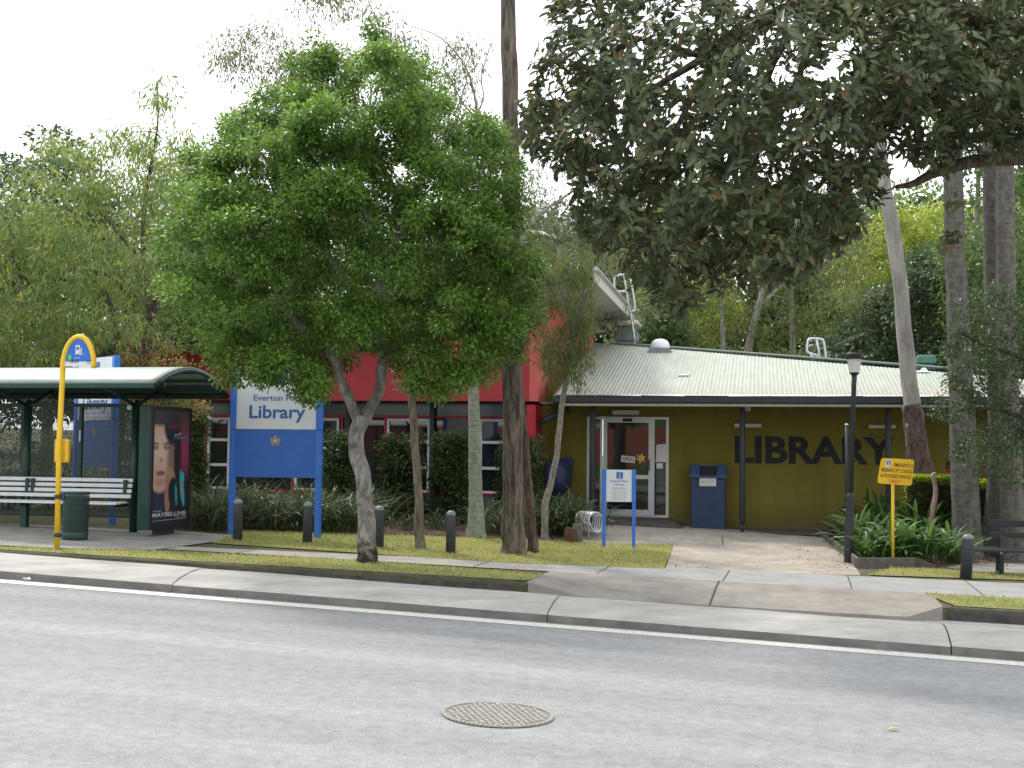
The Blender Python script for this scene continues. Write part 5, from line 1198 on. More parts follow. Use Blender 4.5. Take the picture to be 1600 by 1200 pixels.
# bus stop pole
PB = G(89, 857, .02); PF = Frame(PB, R(9)); bp = thing('bus_stop_pole', PB, 'yellow hooped bus stop pole with a blue stop sign at the kerb', 'bus stop sign')
hz = lambda px, py: PF.hit(px, py, 0)
sA, zA = hz(98, 575); sB = hz(147, 575)[0]; zT_ = hz(124, 526)[1]; cx = (sA+sB)/2; ra = (sB-sA)/2
P = [PF.p(-.0, 0, PB[2]-.2), PF.p(sA-.02, 0, PB[2]+1.5), PF.p(sA, 0, zA-.15)]
P += [PF.p(cx-ra*math.cos(a), 0, zA+(zT_-zA)*math.sin(a)) for a in np.linspace(0, math.pi, 22)]
MB().tube(P, .038, n=14).build('pole', M['yellow'], bp, smooth=True)
blade = [PF.p(cx-(ra-.02)*math.cos(a), 0, zA+(zT_-zA-.03)*math.sin(a)) for a in np.linspace(.22, math.pi-.22, 20)]
zS = blade[0][2]
MB().prism(blade, -PF.n*.012).build('stop_sign', M['blue'], bp)
zW_ = hz(124, 572.5)[1]
MB().fbox(PF, sA+.03, sB-.03, -.012, .0, zW_, zS-.002).build('name_plate', M['paper'], bp)
text('lettering', 'Library', PF, -.016, sA+.12, zW_+.03, .13, .075, M['charcoal'], bp); text('lettering', '- 32', PF, -.016, sB-.14, zW_+.035, .09, .05, M['charcoal'], bp)
q = MB(); bw = .062; bx_, bz = cx-.01, zS+.11
q.fbox(PF, bx_-bw/2, bx_+bw/2, -.017, -.013, bz, bz+.055).fbox(PF, bx_-bw/2, bx_-bw/2+.01, -.017, -.013, bz+.055, bz+.1).fbox(PF, bx_+bw/2-.01, bx_+bw/2, -.017, -.013, bz+.055, bz+.1).fbox(PF, bx_-bw/2, bx_+bw/2, -.017, -.013, bz+.1, bz+.125)
q.fbox(PF, bx_-bw/2, bx_-bw/2+.015, -.017, -.013, bz-.015, bz).fbox(PF, bx_+bw/2-.015, bx_+bw/2, -.017, -.013, bz-.015, bz).fbox(PF, bx_+.045, bx_+.062, -.017, -.013, bz-.015, bz+.085); q.build('bus_symbol', M['paper'], bp)
q = MB(); q.prism([PF.p(cx-.13+.038*math.cos(a), -.0125, zS+.06+.05*math.sin(a)) for a in np.linspace(0, 6.28, 25)[:-1]], -PF.n*.003); q.build('zone_disc', mat('zone green', (.03, .32, .06), .5), bp)
text('lettering', '3', PF, -.018, cx-.142, zS+.035, .024, .045, M['paper'], bp)
text('lettering', 'translink', PF, -.016, cx-.06, zS+.045, .09, .02, M['paper'], bp); text('lettering', 'cityglider', PF, -.016, cx+.05, zS+.1, .05, .014, M['paper'], bp)
zb0, zb1_ = hz(94, 723)[1], hz(94, 687)[1]; s0_, s1_ = hz(83, 700)[0], hz(105.5, 700)[0]
tbx = MB().fbox(PF, s0_, s1_, .03, .09, zb0, zb1_); tb_ = tbx.build('timetable_case', M['amber'], bp, bevel=.01)
q = MB()
for i in (0, 2, 4): q.fbox(PF, s0_+.02+i*.04, s0_+.05+i*.04, .022, .031, zb0+.03, zb1_-.03)
q.build('timetable_groove', M['yellow'], tb_)
for yy, ex in ((776, .03), (836, .02)):
    s_, z_ = hz(91, yy); MB().lathe(PF.p(s_, 0, z_-.03), [(.045, 0), (.05+ex*.3, .01), (.05+ex*.3, .05), (.045, .06)], n=14).build('clamp', M['charcoal'], bp)
s_, z_ = hz(91, 776); MB().fbox(PF, s_-.04, s_+.1, -.02, .03, z_-.04, z_+.05).build('bin_bracket', M['charcoal'], bp)
# litter bin
LB = G(117, 843, .02); lb = thing('litter_bin', LB, 'perforated dark green round litter bin strapped beside the yellow pole', 'bin')
r_ = 20.3*LB[1]/FPX; H_ = (LB[2]+(843-768)*LB[1]/FPX)-LB[2]; V = []; uvl = []; n = 48
for z in (0.10, H_-.04):
    for i in range(n+1): a = i*2*math.pi/n; rr_2 = r_*(1 if z > .2 else .96); V.append(LB+[rr_2*math.cos(a), rr_2*math.sin(a), z]); uvl.append((a*r_, z))
MB().add(V, [(i, i+1, n+2+i, n+1+i) for i in range(n)]).build('drum', M['bin'], lb, smooth=True, uv=uvl)
MB().lathe(LB, [(r_*.93, 0), (r_*.95, .01), (r_*.97, .11), (r_*.94, .12)], n=40).build('base', M['green_paint'], lb, smooth=True)
q = MB(); q.tube([LB+[r_*math.cos(a), r_*math.sin(a), H_-.03] for a in np.linspace(0, 2*math.pi, 41)], .018, n=8, cap=False); q.build('rim', M['green_paint'], lb, smooth=True)
MB().lathe(LB, [(r_*.86, .1), (r_*.86, H_-.1)], n=30).build('liner', mat('bin liner', (.006, .012, .012), .6), lb, smooth=True)

# ================================================================== street furniture
def bollard_at(px, py, label, lean=None, o=None, w=14):
    P = G(px, py)
    if o is None:
        o = thing('bollard', P, label, 'bollard', 'dark steel bollards along the verge')
        r_ = .078; H = .68
        MB().lathe(P-[0, 0, .1], [(r_, 0), (r_, H), (r_*.985, H+.03), (r_*.99, H+.034)], n=24).build('shaft', M['bollard'], o, smooth=True)
        MB().lathe(P+[0, 0, H-.066], [(r_*.985, 0), (r_*.93, .03), (r_*.72, .058), (r_*.38, .073), (.004, .077)], n=24).build('cap', M['galv'] if 0 else mat('bollard cap', (.22, .23, .25), .4, var=.25), o, smooth=True)
    else: o = dup(o, label); o.location = Vector(P)
    if lean: o.rotation_euler = (0, lean, 0)
    return o
b0 = bollard_at(371, 846, 'dark bollard just in front of the library sign left post')
bollard_at(480, 850, 'dark bollard beside the library sign right post', o=b0)
bollard_at(592, 857, 'dark bollard partly behind the forked street tree trunk', o=b0)
bollard_at(704, 866, 'dark bollard alone on the lawn between thin log trunk and rough brown trunk', o=b0)
bb = bollard_at(1509, 905, 'leaning dark bollard in front of the charcoal park bench', lean=R(3.5), o=b0); bb.scale = (1.15, 1.15, 1.02)
# lamp post
LP = W(1325, 866, 21.9); gl_ = gz(LP[0], LP[1]); lp = thing('street_lamp', (LP[0], LP[1], gl_), 'slim black garden lamp post with a frosted lantern by the entry path', 'lamp post')
LF_ = Frame(LP, 0); zz = lambda y, x=1328: LF_.hit(x, y)[1]; px1 = LF_.hit(1335, 580)[0]
B_ = lambda y: LF_.p(px1*(LP[2]-0 and (zz(y)-gl_)/(zz(580)-gl_)), 0, zz(y))
q = MB(); q.tube([LF_.p(0, 0, gl_-.1), B_(776)], .072, n=18); q.tube([B_(776), B_(770)], [.072, .045], n=18); q.build('sleeve', M['charcoal'], lp, smooth=False)
q = MB(); q.tube([B_(772), B_(600), B_(584)], [.045, .042, .05], n=16); q.build('pole', M['charcoal'], lp, smooth=True)
T_ = B_(583); k = 21.9/FPX
MB().lathe(T_, [(7.5*k, 0), (8*k, .01), (11.5*k, 22*k), (11.5*k, 22.5*k)], n=8).build('lantern', M['lampglass'], lp)
MB().lathe(T_+[0, 0, 22*k], [(13*k, 0), (14*k, .02), (14*k, 8*k), (12*k, 9.5*k), (.01, 10*k)], n=24).build('lantern_cap', M['black'], lp, smooth=False)
MB().lathe(T_-[0, 0, .03], [(5*k, 0), (8*k, .03), (8*k, .04)], n=16).build('collar', M['charcoal'], lp)
# plain pole behind the lamp
q = W(1323, 665, 25.5); g = gz(q[0], q[1]); MB().tube([[q[0]+.0, q[1], g-.1], [q[0], q[1], q[2]-.06]], .035, n=12).build
pp = thing('pole', (q[0], q[1], g), 'short plain dark pole standing just behind the lamp post', 'pole')
MB().tube([[q[0], q[1], g-.1], [q[0], q[1], q[2]]], .04, n=12).build('shaft', M['charcoal'], pp, smooth=True)
MB().lathe(q, [(.045, 0), (.04, .03), (.01, .045)], n=12).build('cap', M['galv'], pp, smooth=True)
# planter edging
E = [G(x, y) for x, y in [(1275, 836), (1318, 868), (1338, 888), (1432, 886), (1462, 888)]]
eg = thing('planter_edging', E[2], 'low weathered timber edging around the corner garden bed', 'garden edging')
hts = [.13, .15, .17, .16, .05]
for i in range(4):
    a, b = E[i], E[i+1]; d = (b-a)[:2]; nn = np.array([-d[1], d[0], 0])/np.linalg.norm(d)*.05*(1 if i > 1 else 1)
    V = [a-[0, 0, .1], b-[0, 0, .1], b+[0, 0, hts[i+1]], a+[0, 0, hts[i]]]; q = MB(); q.add([*V, *[v+nn for v in V]], [(0, 1, 2, 3), (7, 6, 5, 4), (0, 4, 5, 1), (1, 5, 6, 2), (2, 6, 7, 3), (3, 7, 4, 0)])
    q.build('plank', M['concrete_edge'], eg, bevel=.008)
# park bench right
PBx = W(1562, 887, 21.0); gb = gz(PBx[0], PBx[1]); KB = Frame(PBx, R(13)); kb = thing('park_bench', (PBx[0]+.6, PBx[1], gb), 'charcoal slatted park bench with looped cast legs beside the palms', 'bench')
ks = lambda x, y, d=0.: KB.hit(x, y, d)
sA, zS_ = ks(1523, 856, -.2)[0], gb+.42
Lb = 2.0
for i in range(6): MB().fbox(KB, sA, sA+Lb, -.22+.078*i, -.155+.078*i, zS_-.04+.004*i, zS_+.004*i).build('seat_slat', M['charcoal'], kb, bevel=.006)
for i, (y0, y1) in enumerate(((841, 832), (823.5, 813))):
    za, zb_ = ks(1590, y0, .27)[1], ks(1590, y1, .27)[1]; MB().fbox(KB, sA+.28, sA+Lb, .25+.02*i, .285+.02*i, za, zb_).build('back_slat', M['charcoal'], kb, bevel=.006)
ztop = ks(1575, 811, .3)[1]
for s in (ks(1562, 880)[0], ks(1562, 880)[0]+1.35):
    g = gz(*KB.p(s, 0, 0)[:2])
    loop = [(-.20, 0.02), (.20, .02), (.22, .10), (.16, .36), (-.22, .36), (-.26, .30), (-.20, .02)]
    q = MB(); P, r = smooth_path([KB.p(s, a, g+b) for a, b in loop], [.035]*7, 4); q.tube(P, .035, n=8); q.build('leg', M['charcoal'], kb, smooth=True)
    q = MB(); q.box(KB.p(s+.05, .18, g+.34), KB.u*.09, KB.n*.06, KB.n*.14+np.array([0, 0, ztop-g-.34])); q.build('back_support', M['charcoal'], kb)
# spiral bike rack
RP = G(922, 845); RF = Frame(RP, R(-25)); rk = thing('bike_rack', RP, 'galvanised coil bicycle rack at the edge of the entry path', 'bike rack')
q = MB(); P = [RF.p(.15+.155*math.cos(a*2*math.pi), .03+a*.085, RP[2]+.34+.185*math.sin(a*2*math.pi)) for a in np.linspace(-.5, 5.5, 160)]
q.tube(P, .014, n=8); q.build('coil', M['galv'], rk, smooth=True)
for d in (.0, .5): MB().tube([RF.p(-.03, d, RP[2]-.05), RF.p(-.03, d, RP[2]+.42), RF.p(.02, d, RP[2]+.50), RF.p(.12, d, RP[2]+.53)], .017, n=8).build('leg', M['galv'], rk, smooth=True)
for i, (x, y, h, w) in enumerate([(889, 848, .27, .09), (901, 847, .33, .10)]):
    P = G(x, y); q = MB(); q.tube([P-[0, 0, .1], P+[0, 0, h*.6], P+[.02, 0, h]], [w*1.05, w, w*.93], n=9, wob=.08)
    tag(q.build('timber_stump', [M['rust'], M['timber']][i]), ['darker shorter timber stump edging the strappy plants', 'paler taller timber stump nearest the bike rack'][i], 'stump')
# manhole
MP = G(777.5, 1118, RD); mr_ = 87*MP[1]/FPX; mh = thing('manhole_cover', MP, 'round studded manhole cover set in the road', 'manhole cover')
sl_ = np.array([UR[0], UR[1], -GA]); tn = np.array([NR[0], NR[1], 0]); up = np.cross(sl_, tn)
def disc(r0, r1, z, n=64):
    V = []
    for r in (r0, r1): V += [MP+sl_*r*math.cos(a)+tn*r*math.sin(a)+up*z for a in np.linspace(0, 2*math.pi, n+1)[:-1]]
    return V
q = MB(); V = [MP+sl_*mr_*math.cos(a)+tn*mr_*math.sin(a)+up*.006 for a in np.linspace(0, 2*math.pi, 65)[:-1]]; q.add(V, [tuple(range(64))]); q.build('plate', M['iron'], mh)
q = MB()
for k_ in range(72):
    a0, a1 = k_*2*math.pi/72, (k_+.55)*2*math.pi/72
    q.prism([MP+sl_*r*math.cos(a)+tn*r*math.sin(a)+up*.007 for r, a in ((mr_*.93, a0), (mr_, a0), (mr_, a1), (mr_*.93, a1))], up*.012)
q.build('rim_teeth', M['ironhi'], mh)
q = MB(); stp = .052
for i in range(-9, 10):
    for j in range(-9, 10):
        x, y = i*stp+(j % 2)*stp*.5, j*stp*.9
        if math.hypot(x, y) < mr_*.86 and (j % 2 == 0 or i % 1 == 0): q.box(MP+sl_*(x-.016)+tn*(y-.012)+up*.007, sl_*.032, tn*.024, up*.01)
q.build('stud_pattern', M['ironhi'], mh)
# scraps on the road
P = G(41, 905, RD+.03); q = MB()
V = [P+[random.uniform(-.06, .06), random.uniform(-.05, .05), random.uniform(-.02, .05)] for _ in range(9)]; q.add(V, [(0, 1, 2), (1, 3, 4), (2, 5, 6), (3, 7, 8), (0, 4, 8), (5, 1, 7)]); tag(q.build('litter', M['paper']), 'crumpled scrap of white litter in the gutter by the separator', 'litter')
P = G(1395, 1139, RD+.012); q = MB().add([P+[-.05, -.02, 0], P+[.0, -.03, .012], P+[.055, .03, .004], P+[-.01, .015, .016]], [(0, 1, 2, 3)]); tag(q.build('dry_leaf', mat('dry leaf', (.55, .42, .25), .8)), 'single pale dry leaf lying on the asphalt', 'leaf')
#PART4

# ================================================================== planting
def cloud(n, Y, half, ell, **k): return vol_points(n, Y, half, ell=ell, **k)
def bush(name, label, leaf, ell, Y, half, n, per, cr, Lr, Wr, cat='shrub', group=None, droop=.1, stem=None, shell=.5, **k):
    P = cloud(n, Y, half, ell, shell=shell); e = ell[0]; b = W(e[0], e[1], Y); g = gz(b[0], b[1])
    t = thing(name, (b[0], b[1], g), label, cat, group); q = MB()
    for i in range(4):
        a = i*1.7; q.tube([[b[0]+.06*math.cos(a), b[1]+.06*math.sin(a), g-.1], [b[0]+.15*math.cos(a), b[1]+.15*math.sin(a), g+.3], P[random.randrange(len(P))]], [.025, .02, .008], n=5)
    q.build('stem', BK['brown'], t, smooth=True); m = MB(); foliage(m, P, per, cr, Lr, Wr, droop=droop, **k); m.build('foliage', leaf, t, tint=True); return t
def rectcloud(n, x0, x1, y0, y1, Y, half):
    O = []
    for _ in range(n):
        O.append(W(random.uniform(x0, x1), random.uniform(y0, y1), Y+random.uniform(-half, half)))
    return np.array(O)
def window_bush(label, x0, x1, y0, y1, Y, n):
    b = W((x0+x1)/2, y1, Y); g = gz(b[0], b[1]); t = thing('shrub', (b[0], b[1], g), label, 'shrub', 'upright clipped shrubs in front of the windows'); q = MB()
    P = rectcloud(n, x0+5, x1-5, y0+5, y1, Y, .35)
    for i in range(5): q.tube([[b[0]+random.uniform(-.2, .2), b[1], g-.1], P[random.randrange(len(P))]], [.022, .008], n=5)
    q.build('stem', BK['brown'], t); m = MB(); foliage(m, P, 110, .17, (.045, .08), (.024, .042), flat=1.); m.build('foliage', LF['hedge'], t, tint=True)
window_bush('upright dark shrub just left of the forked street tree trunk', 503, 556, 674, 822, 26.4, 110)
window_bush('upright dark shrub between the forked trunk and the thin log trunk', 592, 664, 678, 815, 26.4, 150)
window_bush('upright dark shrub between the thin log trunk and the pale green palm', 673, 738, 677, 826, 26.4, 150)
window_bush('upright dark shrub behind the rough brown trunk', 778, 849, 684, 815, 26.4, 150)
window_bush('dark shrub in the gap right of the advertising panel', 290, 324, 640, 800, 26.6, 60)
bush('shrub', 'low dark shrub behind the bus shelter screen at the left edge', LF['hedge'], [(15, 725, 60, 65), (-60, 700, 60, 80)], 25.5, .6, 130, 50, .2, (.05, .09), (.022, .036))
bush('shrub', 'olive shrub behind the screen between the pole and the rear sign', LF['mid'], [(85, 740, 45, 70), (150, 765, 45, 50)], 26, .6, 120, 50, .2, (.05, .09), (.022, .036))
bush('shrub', 'leafy shrub behind the screen beside the shelter right post', LF['hedge'], [(215, 720, 45, 90), (265, 690, 30, 90)], 26.2, .5, 120, 50, .2, (.05, .09), (.022, .036))
bush('flowering_shrub', 'bright shrub with pink and yellow tips above the shelter roof', LF['flower'], [(232, 552, 48, 24), (262, 575, 34, 24), (205, 590, 30, 40), (250, 620, 50, 40), (300, 640, 24, 24)], 26.8, .7, 130, 44, .2, (.06, .10), (.025, .04))
bush('shrub', 'small dark shrub against the olive wall left of the lamp post', LF['dark'], [(1308, 842, 22, 30)], 25.2, .3, 30, 40, .12, (.05, .08), (.015, .025))

# clipped hedge with top leaves coloured yellow-green to paint in sunlight
def hedge_box(label, F, s0, s1, d0, d1, zt, n, top_n):
    o = F.p((s0+s1)/2, (d0+d1)/2, 0); g = gz(o[0], o[1]); t = thing('hedge', (o[0], o[1], g), label, 'hedge', 'clipped hedges behind the palms')
    MB().fbox(F, s0+.12, s1-.12, d0+.12, d1-.12, g, zt-.14).build('branches', BK['brown'], t)
    C = []; D = []
    a = (d1-d0); 
    for _ in range(n):
        r = random.random(); z = g+random.random()**.9*(zt-g)
        if r < .66: C.append(F.p(random.uniform(s0, s1), d0+abs(random.gauss(0, .06)), z)); D.append(-F.n)
        elif r < .82: C.append(F.p(s0+abs(random.gauss(0, .06)), random.uniform(d0, d1), z)); D.append(-F.u)
        else: C.append(F.p(random.uniform(s0, s1), random.uniform(d0, d1), zt-abs(random.gauss(0, .05)))); D.append(np.array([0, 0, 1.]))
    C = np.array(C); D = np.array(D)*.8+RNG.normal(size=(n, 3))*.8
    m = MB(); leaf_block(m, C, D, (.035, .06), (.018, .03), tint=RNG.random(n)); m.build('foliage', LF['hedge'], t, tint=True)
    n = top_n; C = np.array([F.p(random.uniform(s0, s1), random.uniform(d0, d1), zt+random.uniform(-.09, .035)) for _ in range(n)]+[F.p(random.uniform(s0, s1), d0-.01, zt-abs(random.gauss(0, .045))) for _ in range(n//3)]+[F.p(s0-.01, random.uniform(d0, d1), zt-abs(random.gauss(0, .35))) for _ in range(n//8)])
    D = RNG.normal(size=(len(C), 3))*.5+[0, 0, .8]; m = MB(); leaf_block(m, C, D, (.035, .06), (.018, .03), tint=RNG.random(len(C))); m.build('sunlit_leaves', LF['hedgetop'], t, tint=True)
HO = W(1418, 800, 24.3); HF = Frame(HO, R(8)); h1 = HF.hit(1450, 746)[1]; h2 = HF.hit(1560, 753.5)[1]; sH = HF.hit(1518, 760)[0]
hedge_box('clipped hedge with yellow-green top behind the yellow sign', HF, 0, sH, 0, .55, h1, 9000, 2200)
hedge_box('clipped hedge with yellow-green top seen between the palm trunks and behind the bench', HF, sH+.03, sH+3.2, .03, .58, h2, 14000, 3600)
bush('red_leaf_shrub', 'red-leaved plants showing above the hedge at the right', LF['redleaf'], [(1485, 741, 12, 8), (1535, 742, 20, 9), (1598, 745, 30, 8)], 25.1, .15, 50, 26, .09, (.06, .11), (.018, .03))
# curled palm sheath leaning on the hedge
sp = [(1450, 845), (1457, 800), (1462, 772), (1460, 752), (1458, 742), (1463, 739)]; P, r = limb(sp, 24.0, [12, 11, 8, 7, 7, 3]); P, r = smooth_path(P, r)
tag(MB().tube(P, r, n=6).build('palm_sheath', mat('dry palm sheath', (.22, .15, .12), .8, c2=(.42, .33, .28), scale=6), smooth=True), 'curled dry palm sheath leaning against the clipped hedge', 'palm sheath')

# strappy plants
def strap(label, px, py, n, L, Wd, leaf, name='strappy_plant', Y=None, spread=.12, bend=1.9, group=None, el=(0.8, 1.5)):
    P = G(px, py) if Y is None else None
    if P is None: q = W(px, py, Y); P = np.array([q[0], q[1], gz(q[0], q[1])])
    V = []; F = []; T = []; k = 7; c = 0
    for i in range(n):
        az = random.uniform(0, 6.283); e = random.uniform(*el); l = L*random.uniform(.55, 1.1); w = Wd*random.uniform(.7, 1.15); t_ = random.random()
        b = P+[random.gauss(0, spread), random.gauss(0, spread), -.02]; a = np.array([math.cos(az), math.sin(az), 0]); sd = np.array([-a[1], a[0], 0]); q = b.copy(); d = e; bd = bend*random.uniform(.5, 1.2); tw = random.uniform(-.4, .4)
        for j in range(k):
            u_ = j/(k-1); ww = w*.5*math.sin(math.pi*min(1, .28+.72*(1-u_)))**.8*(1 if u_ < .99 else .06)
            sd2 = sd*math.cos(tw*u_)+np.array([0, 0, 1])*math.sin(tw*u_); V += [q-sd2*ww, q+np.array([0, 0, -ww*.5]), q+sd2*ww]; T += [t_]*3
            q = q+(a*math.cos(d)+np.array([0, 0, math.sin(d)]))*l/(k-1); d -= bd/(k-1)*(.4+1.2*u_)
        for j in range(k-1):
            o = c+j*3; F += [(o, o+1, o+4, o+3), (o+1, o+2, o+5, o+4)]
        c += k*3
    o = MB().add(V, F, T).build(name, leaf, loc=P, tint=True); return tag(o, label, 'plant', group)
gL = 'strappy plants in the bed along the windows'
SL = [(308, 824, 'right against the advertising panel'), (338, 829, 'left of the library sign left post'), (385, 824, 'behind the first bollard right of the sign left post'), (425, 829, 'under the middle of the library sign'), (462, 827, 'behind the sign under its right half'), (508, 832, 'just right of the library sign right post'), (545, 832, 'left of the forked street tree trunk')]
for x, y, w_ in SL: strap('dense strappy green plant '+w_, x, y, 230, 1.0, .022, LF['strap'], group=gL, spread=.2, bend=2.2)
for x, y, w_ in [(325, 812, 'between the panel and the sign'), (400, 812, 'beneath the blue sign panel'), (480, 815, 'near the sign right post'), (575, 818, 'behind the forked trunk')]:
    strap('taller strappy plant at the back of the bed '+w_, x, y, 170, 1.1, .022, LF['strap'], group=gL, spread=.25)
strap('wispy small strappy plant at the foot of the thin log trunk', 632, 828, 60, .5, .02, LF['strap'], group=gL)
strap('wispy small strappy plant left of the palm trunk', 688, 828, 60, .5, .02, LF['strap'], group=gL)
strap('wispy small strappy plant between log trunk and palm', 662, 822, 40, .4, .02, LF['strap'], group=gL)
strap('drooping strappy clump between palm trunk and rough trunk', 772, 834, 170, .9, .02, LF['strap'], group=gL, spread=.16)
strap('large drooping strappy clump left of the bike rack', 885, 836, 420, 1.15, .022, LF['strap'], group=gL, spread=.24, bend=2.4)
strap('strappy clump at the foot of the leaning pale tree', 856, 834, 260, 1.0, .02, LF['strap'], group=gL, spread=.22, bend=2.3)
gR = 'broad-leaved strappy plants in the corner bed'
for x, y, n, L, w_ in [(1352, 860, 90, .8, 'nearest the lamp post'), (1372, 842, 80, .95, 'behind the yellow sign pole on its left'), (1392, 878, 90, .8, 'at the foot of the yellow sign pole'), (1418, 852, 80, 1.0, 'in the middle of the corner bed'), (1432, 878, 80, .8, 'in front of the hedge near the edging'), (1455, 862, 80, 1.0, 'below the curled palm sheath'), (1485, 878, 60, .7, 'left of the thickest palm trunk'), (1360, 880, 50, .6, 'at the corner of the timber edging')]:
    strap('broad-leaved strappy plant '+w_, x, y, int(n*1.2), L*1.25, .066, LF['lily'], group=gR, spread=.13, bend=1.9)
strap('dark fine-leaved plant behind the leaning bollard', 1500, 880, 50, .35, .02, LF['strap'], group=gR)

# trees beyond
gB = 'trees beyond the library'
def bgtree(label, leaf, bark, trunk, Y, ell, n, per, cr, Lr, Wr, half, tw=None, name='tree', limbs=(), **k):
    tw = tw or [22, 16, 12, 8][:len(trunk)]
    return tree(name, label, bark, leaf, [(trunk, [Y]*len(trunk), tw)]+[(l, [Y]*len(l), w) for l, w in limbs], cloud(n, Y, half, ell, shell=.6), per, cr, Lr, Wr, group=gB, every=k.pop('every', 3), sides=8, **k)
bgtree('open crowned olive tree with long hanging leaves behind the bus shelter', LF['acacia'], BK['brown'], [(208, 800), (216, 620), (228, 540), (236, 490), (230, 440), (224, 390), (226, 320), (240, 250)], 26.6,
    [(120, 330, 120, 100), (235, 300, 70, 85), (60, 420, 100, 90), (225, 420, 75, 80), (130, 470, 120, 70), (20, 330, 50, 60), (15, 500, 60, 60), (200, 500, 60, 36), (250, 165, 24, 45), (195, 230, 50, 34), (290, 240, 30, 36), (90, 240, 26, 22), (-60, 430, 70, 120)], 560, 30, .34, (.14, .24), (.03, .046), 1.9, tw=[16, 15, 15, 16, 11, 9, 6, 3],
    limbs=[([(236, 490), (250, 470), (256, 458)], [12, 9, 8]), ([(232, 470), (200, 460), (170, 430), (130, 420)], [9, 7, 6, 4]), ([(228, 420), (190, 370), (130, 300)], [7, 5, 3]), ([(240, 470), (280, 400), (300, 330)], [7, 5, 3]), ([(226, 300), (246, 200), (245, 130)], [4, 3, 2])], droop=1.0)
bgtree('second olive tree with a bent trunk at the left edge above the shelter', LF['acacia'], BK['brown'], [(180, 790), (192, 600), (186, 540), (176, 490), (150, 440), (90, 440), (50, 450)], 27.6,
    [(40, 520, 70, 60), (110, 510, 60, 50), (-40, 450, 60, 80), (160, 400, 50, 60), (70, 380, 60, 60)], 190, 28, .34, (.14, .24), (.03, .046), 1.5, tw=[14, 13, 12, 10, 8, 6, 4],
    limbs=[([(50, 450), (20, 400), (15, 330)], [4, 4, 3])], droop=.9)
bgtree('dark dense tree rising far left behind the olive trees', LF['dark'], BK['brown'], [(70, 800), (75, 600), (75, 400), (80, 300)], 42,
    [(80, 260, 62, 56), (30, 300, 55, 60), (120, 330, 80, 60), (60, 400, 110, 80), (-30, 380, 80, 100)], 260, 40, .6, (.18, .28), (.09, .14), 3)
bgtree('dark low bushy tree between the shelter roof and the red hall', LF['dark'], BK['brown'], [(40, 800), (40, 640), (45, 560)], 36, [(40, 570, 110, 90), (170, 570, 80, 70), (-80, 560, 90, 100), (250, 590, 60, 60)], 260, 42, .5, (.16, .24), (.07, .11), 2.5, tw=[20, 14, 8])
bgtree('mid green tree behind the left end of the red hall', LF['mid'], BK['brown'], [(290, 800), (285, 600), (280, 450), (290, 330)], 40, [(290, 320, 60, 80), (260, 430, 90, 90), (340, 420, 60, 110), (300, 510, 100, 60), (180, 480, 60, 60)], 260, 40, .55, (.16, .24), (.07, .11), 2.5)
bgtree('tall sparse grey green gum behind the street tree', LF['gumleaf'], BK['gum'], [(700, 800), (705, 600), (720, 400), (735, 250), (745, 180), (730, 110), (690, 60), (640, 40)], 38,
    [(395, 80, 60, 46), (352, 110, 22, 26), (520, 8, 70, 22), (640, 85, 40, 34), (720, 95, 44, 34), (690, 165, 50, 40), (600, 40, 50, 26), (755, 215, 40, 30), (460, 120, 40, 40), (570, 120, 90, 50), (690, 230, 60, 50)], 380, 26, .5, (.16, .26), (.03, .05), 2, tw=[14, 12, 9, 7, 5, 3, 2, 1.5],
    limbs=[([(745, 185), (722, 160), (700, 120), (660, 104), (640, 88)], [3.5, 3, 2, 2, 1.5]), ([(640, 60), (560, 96), (520, 88), (460, 98), (420, 70), (390, 66)], [2, 2, 2, 2, 1.5, 1.5]), ([(745, 180), (756, 150), (752, 120), (770, 60)], [3, 2.5, 2, 1.5])], droop=1.0)
bgtree('pale limbed gum between the rough trunk and the fig', LF['gumleaf'], BK['gum'], [(770, 800), (790, 600), (810, 420), (822, 360), (850, 330), (893, 300)], 34,
    [(868, 285, 55, 50), (850, 350, 56, 50), (905, 330, 44, 46), (880, 400, 60, 46), (930, 430, 50, 60), (845, 255, 24, 26), (960, 470, 50, 50), (820, 440, 50, 60)], 230, 28, .42, (.13, .22), (.022, .036), 1.8, tw=[12, 11, 9, 8, 6, 4], droop=1.1)
bgtree('bright round green bush tree behind the rooftop cooler', LF['mid'], BK['brown'], [(1030, 780), (1030, 600), (1028, 520)], 42, [(1025, 500, 36, 44), (1050, 530, 34, 34), (1000, 545, 40, 30)], 120, 50, .42, (.16, .24), (.09, .13), 2, tw=[12, 9, 6])
bgtree('weeping olive gum with twin pale trunks behind the roof centre', LF['weep'], BK['gum'], [(1163, 800), (1165, 600), (1170, 540), (1185, 480), (1200, 430), (1210, 390)], 42,
    [(1100, 470, 60, 60), (1180, 440, 80, 60), (1270, 430, 80, 60), (1150, 530, 90, 50), (1240, 520, 80, 50), (1310, 470, 50, 50), (1210, 390, 70, 40)], 330, 30, .5, (.16, .26), (.026, .042), 2.4, tw=[16, 15, 13, 10, 7, 5],
    limbs=[([(1130, 620), (1130, 520), (1124, 430)], [9, 8, 5]), ([(1185, 480), (1230, 440), (1270, 420)], [7, 5, 3])], droop=1.2)
bgtree('gnarled bare limbed tree behind the short roof handrail', LF['weep'], BK['pale'], [(1235, 780), (1255, 610), (1280, 570), (1310, 540), (1345, 524), (1385, 512)], 37,
    [(1250, 560, 50, 24), (1320, 480, 50, 34), (1380, 470, 40, 30)], 60, 24, .4, (.14, .22), (.024, .038), 1.2, tw=[12, 11, 9, 8, 6, 3], limbs=[([(1280, 570), (1320, 560), (1372, 566)], [6, 5, 2]), ([(1345, 524), (1350, 480), (1400, 440)], [5, 4, 2])], droop=1.1)
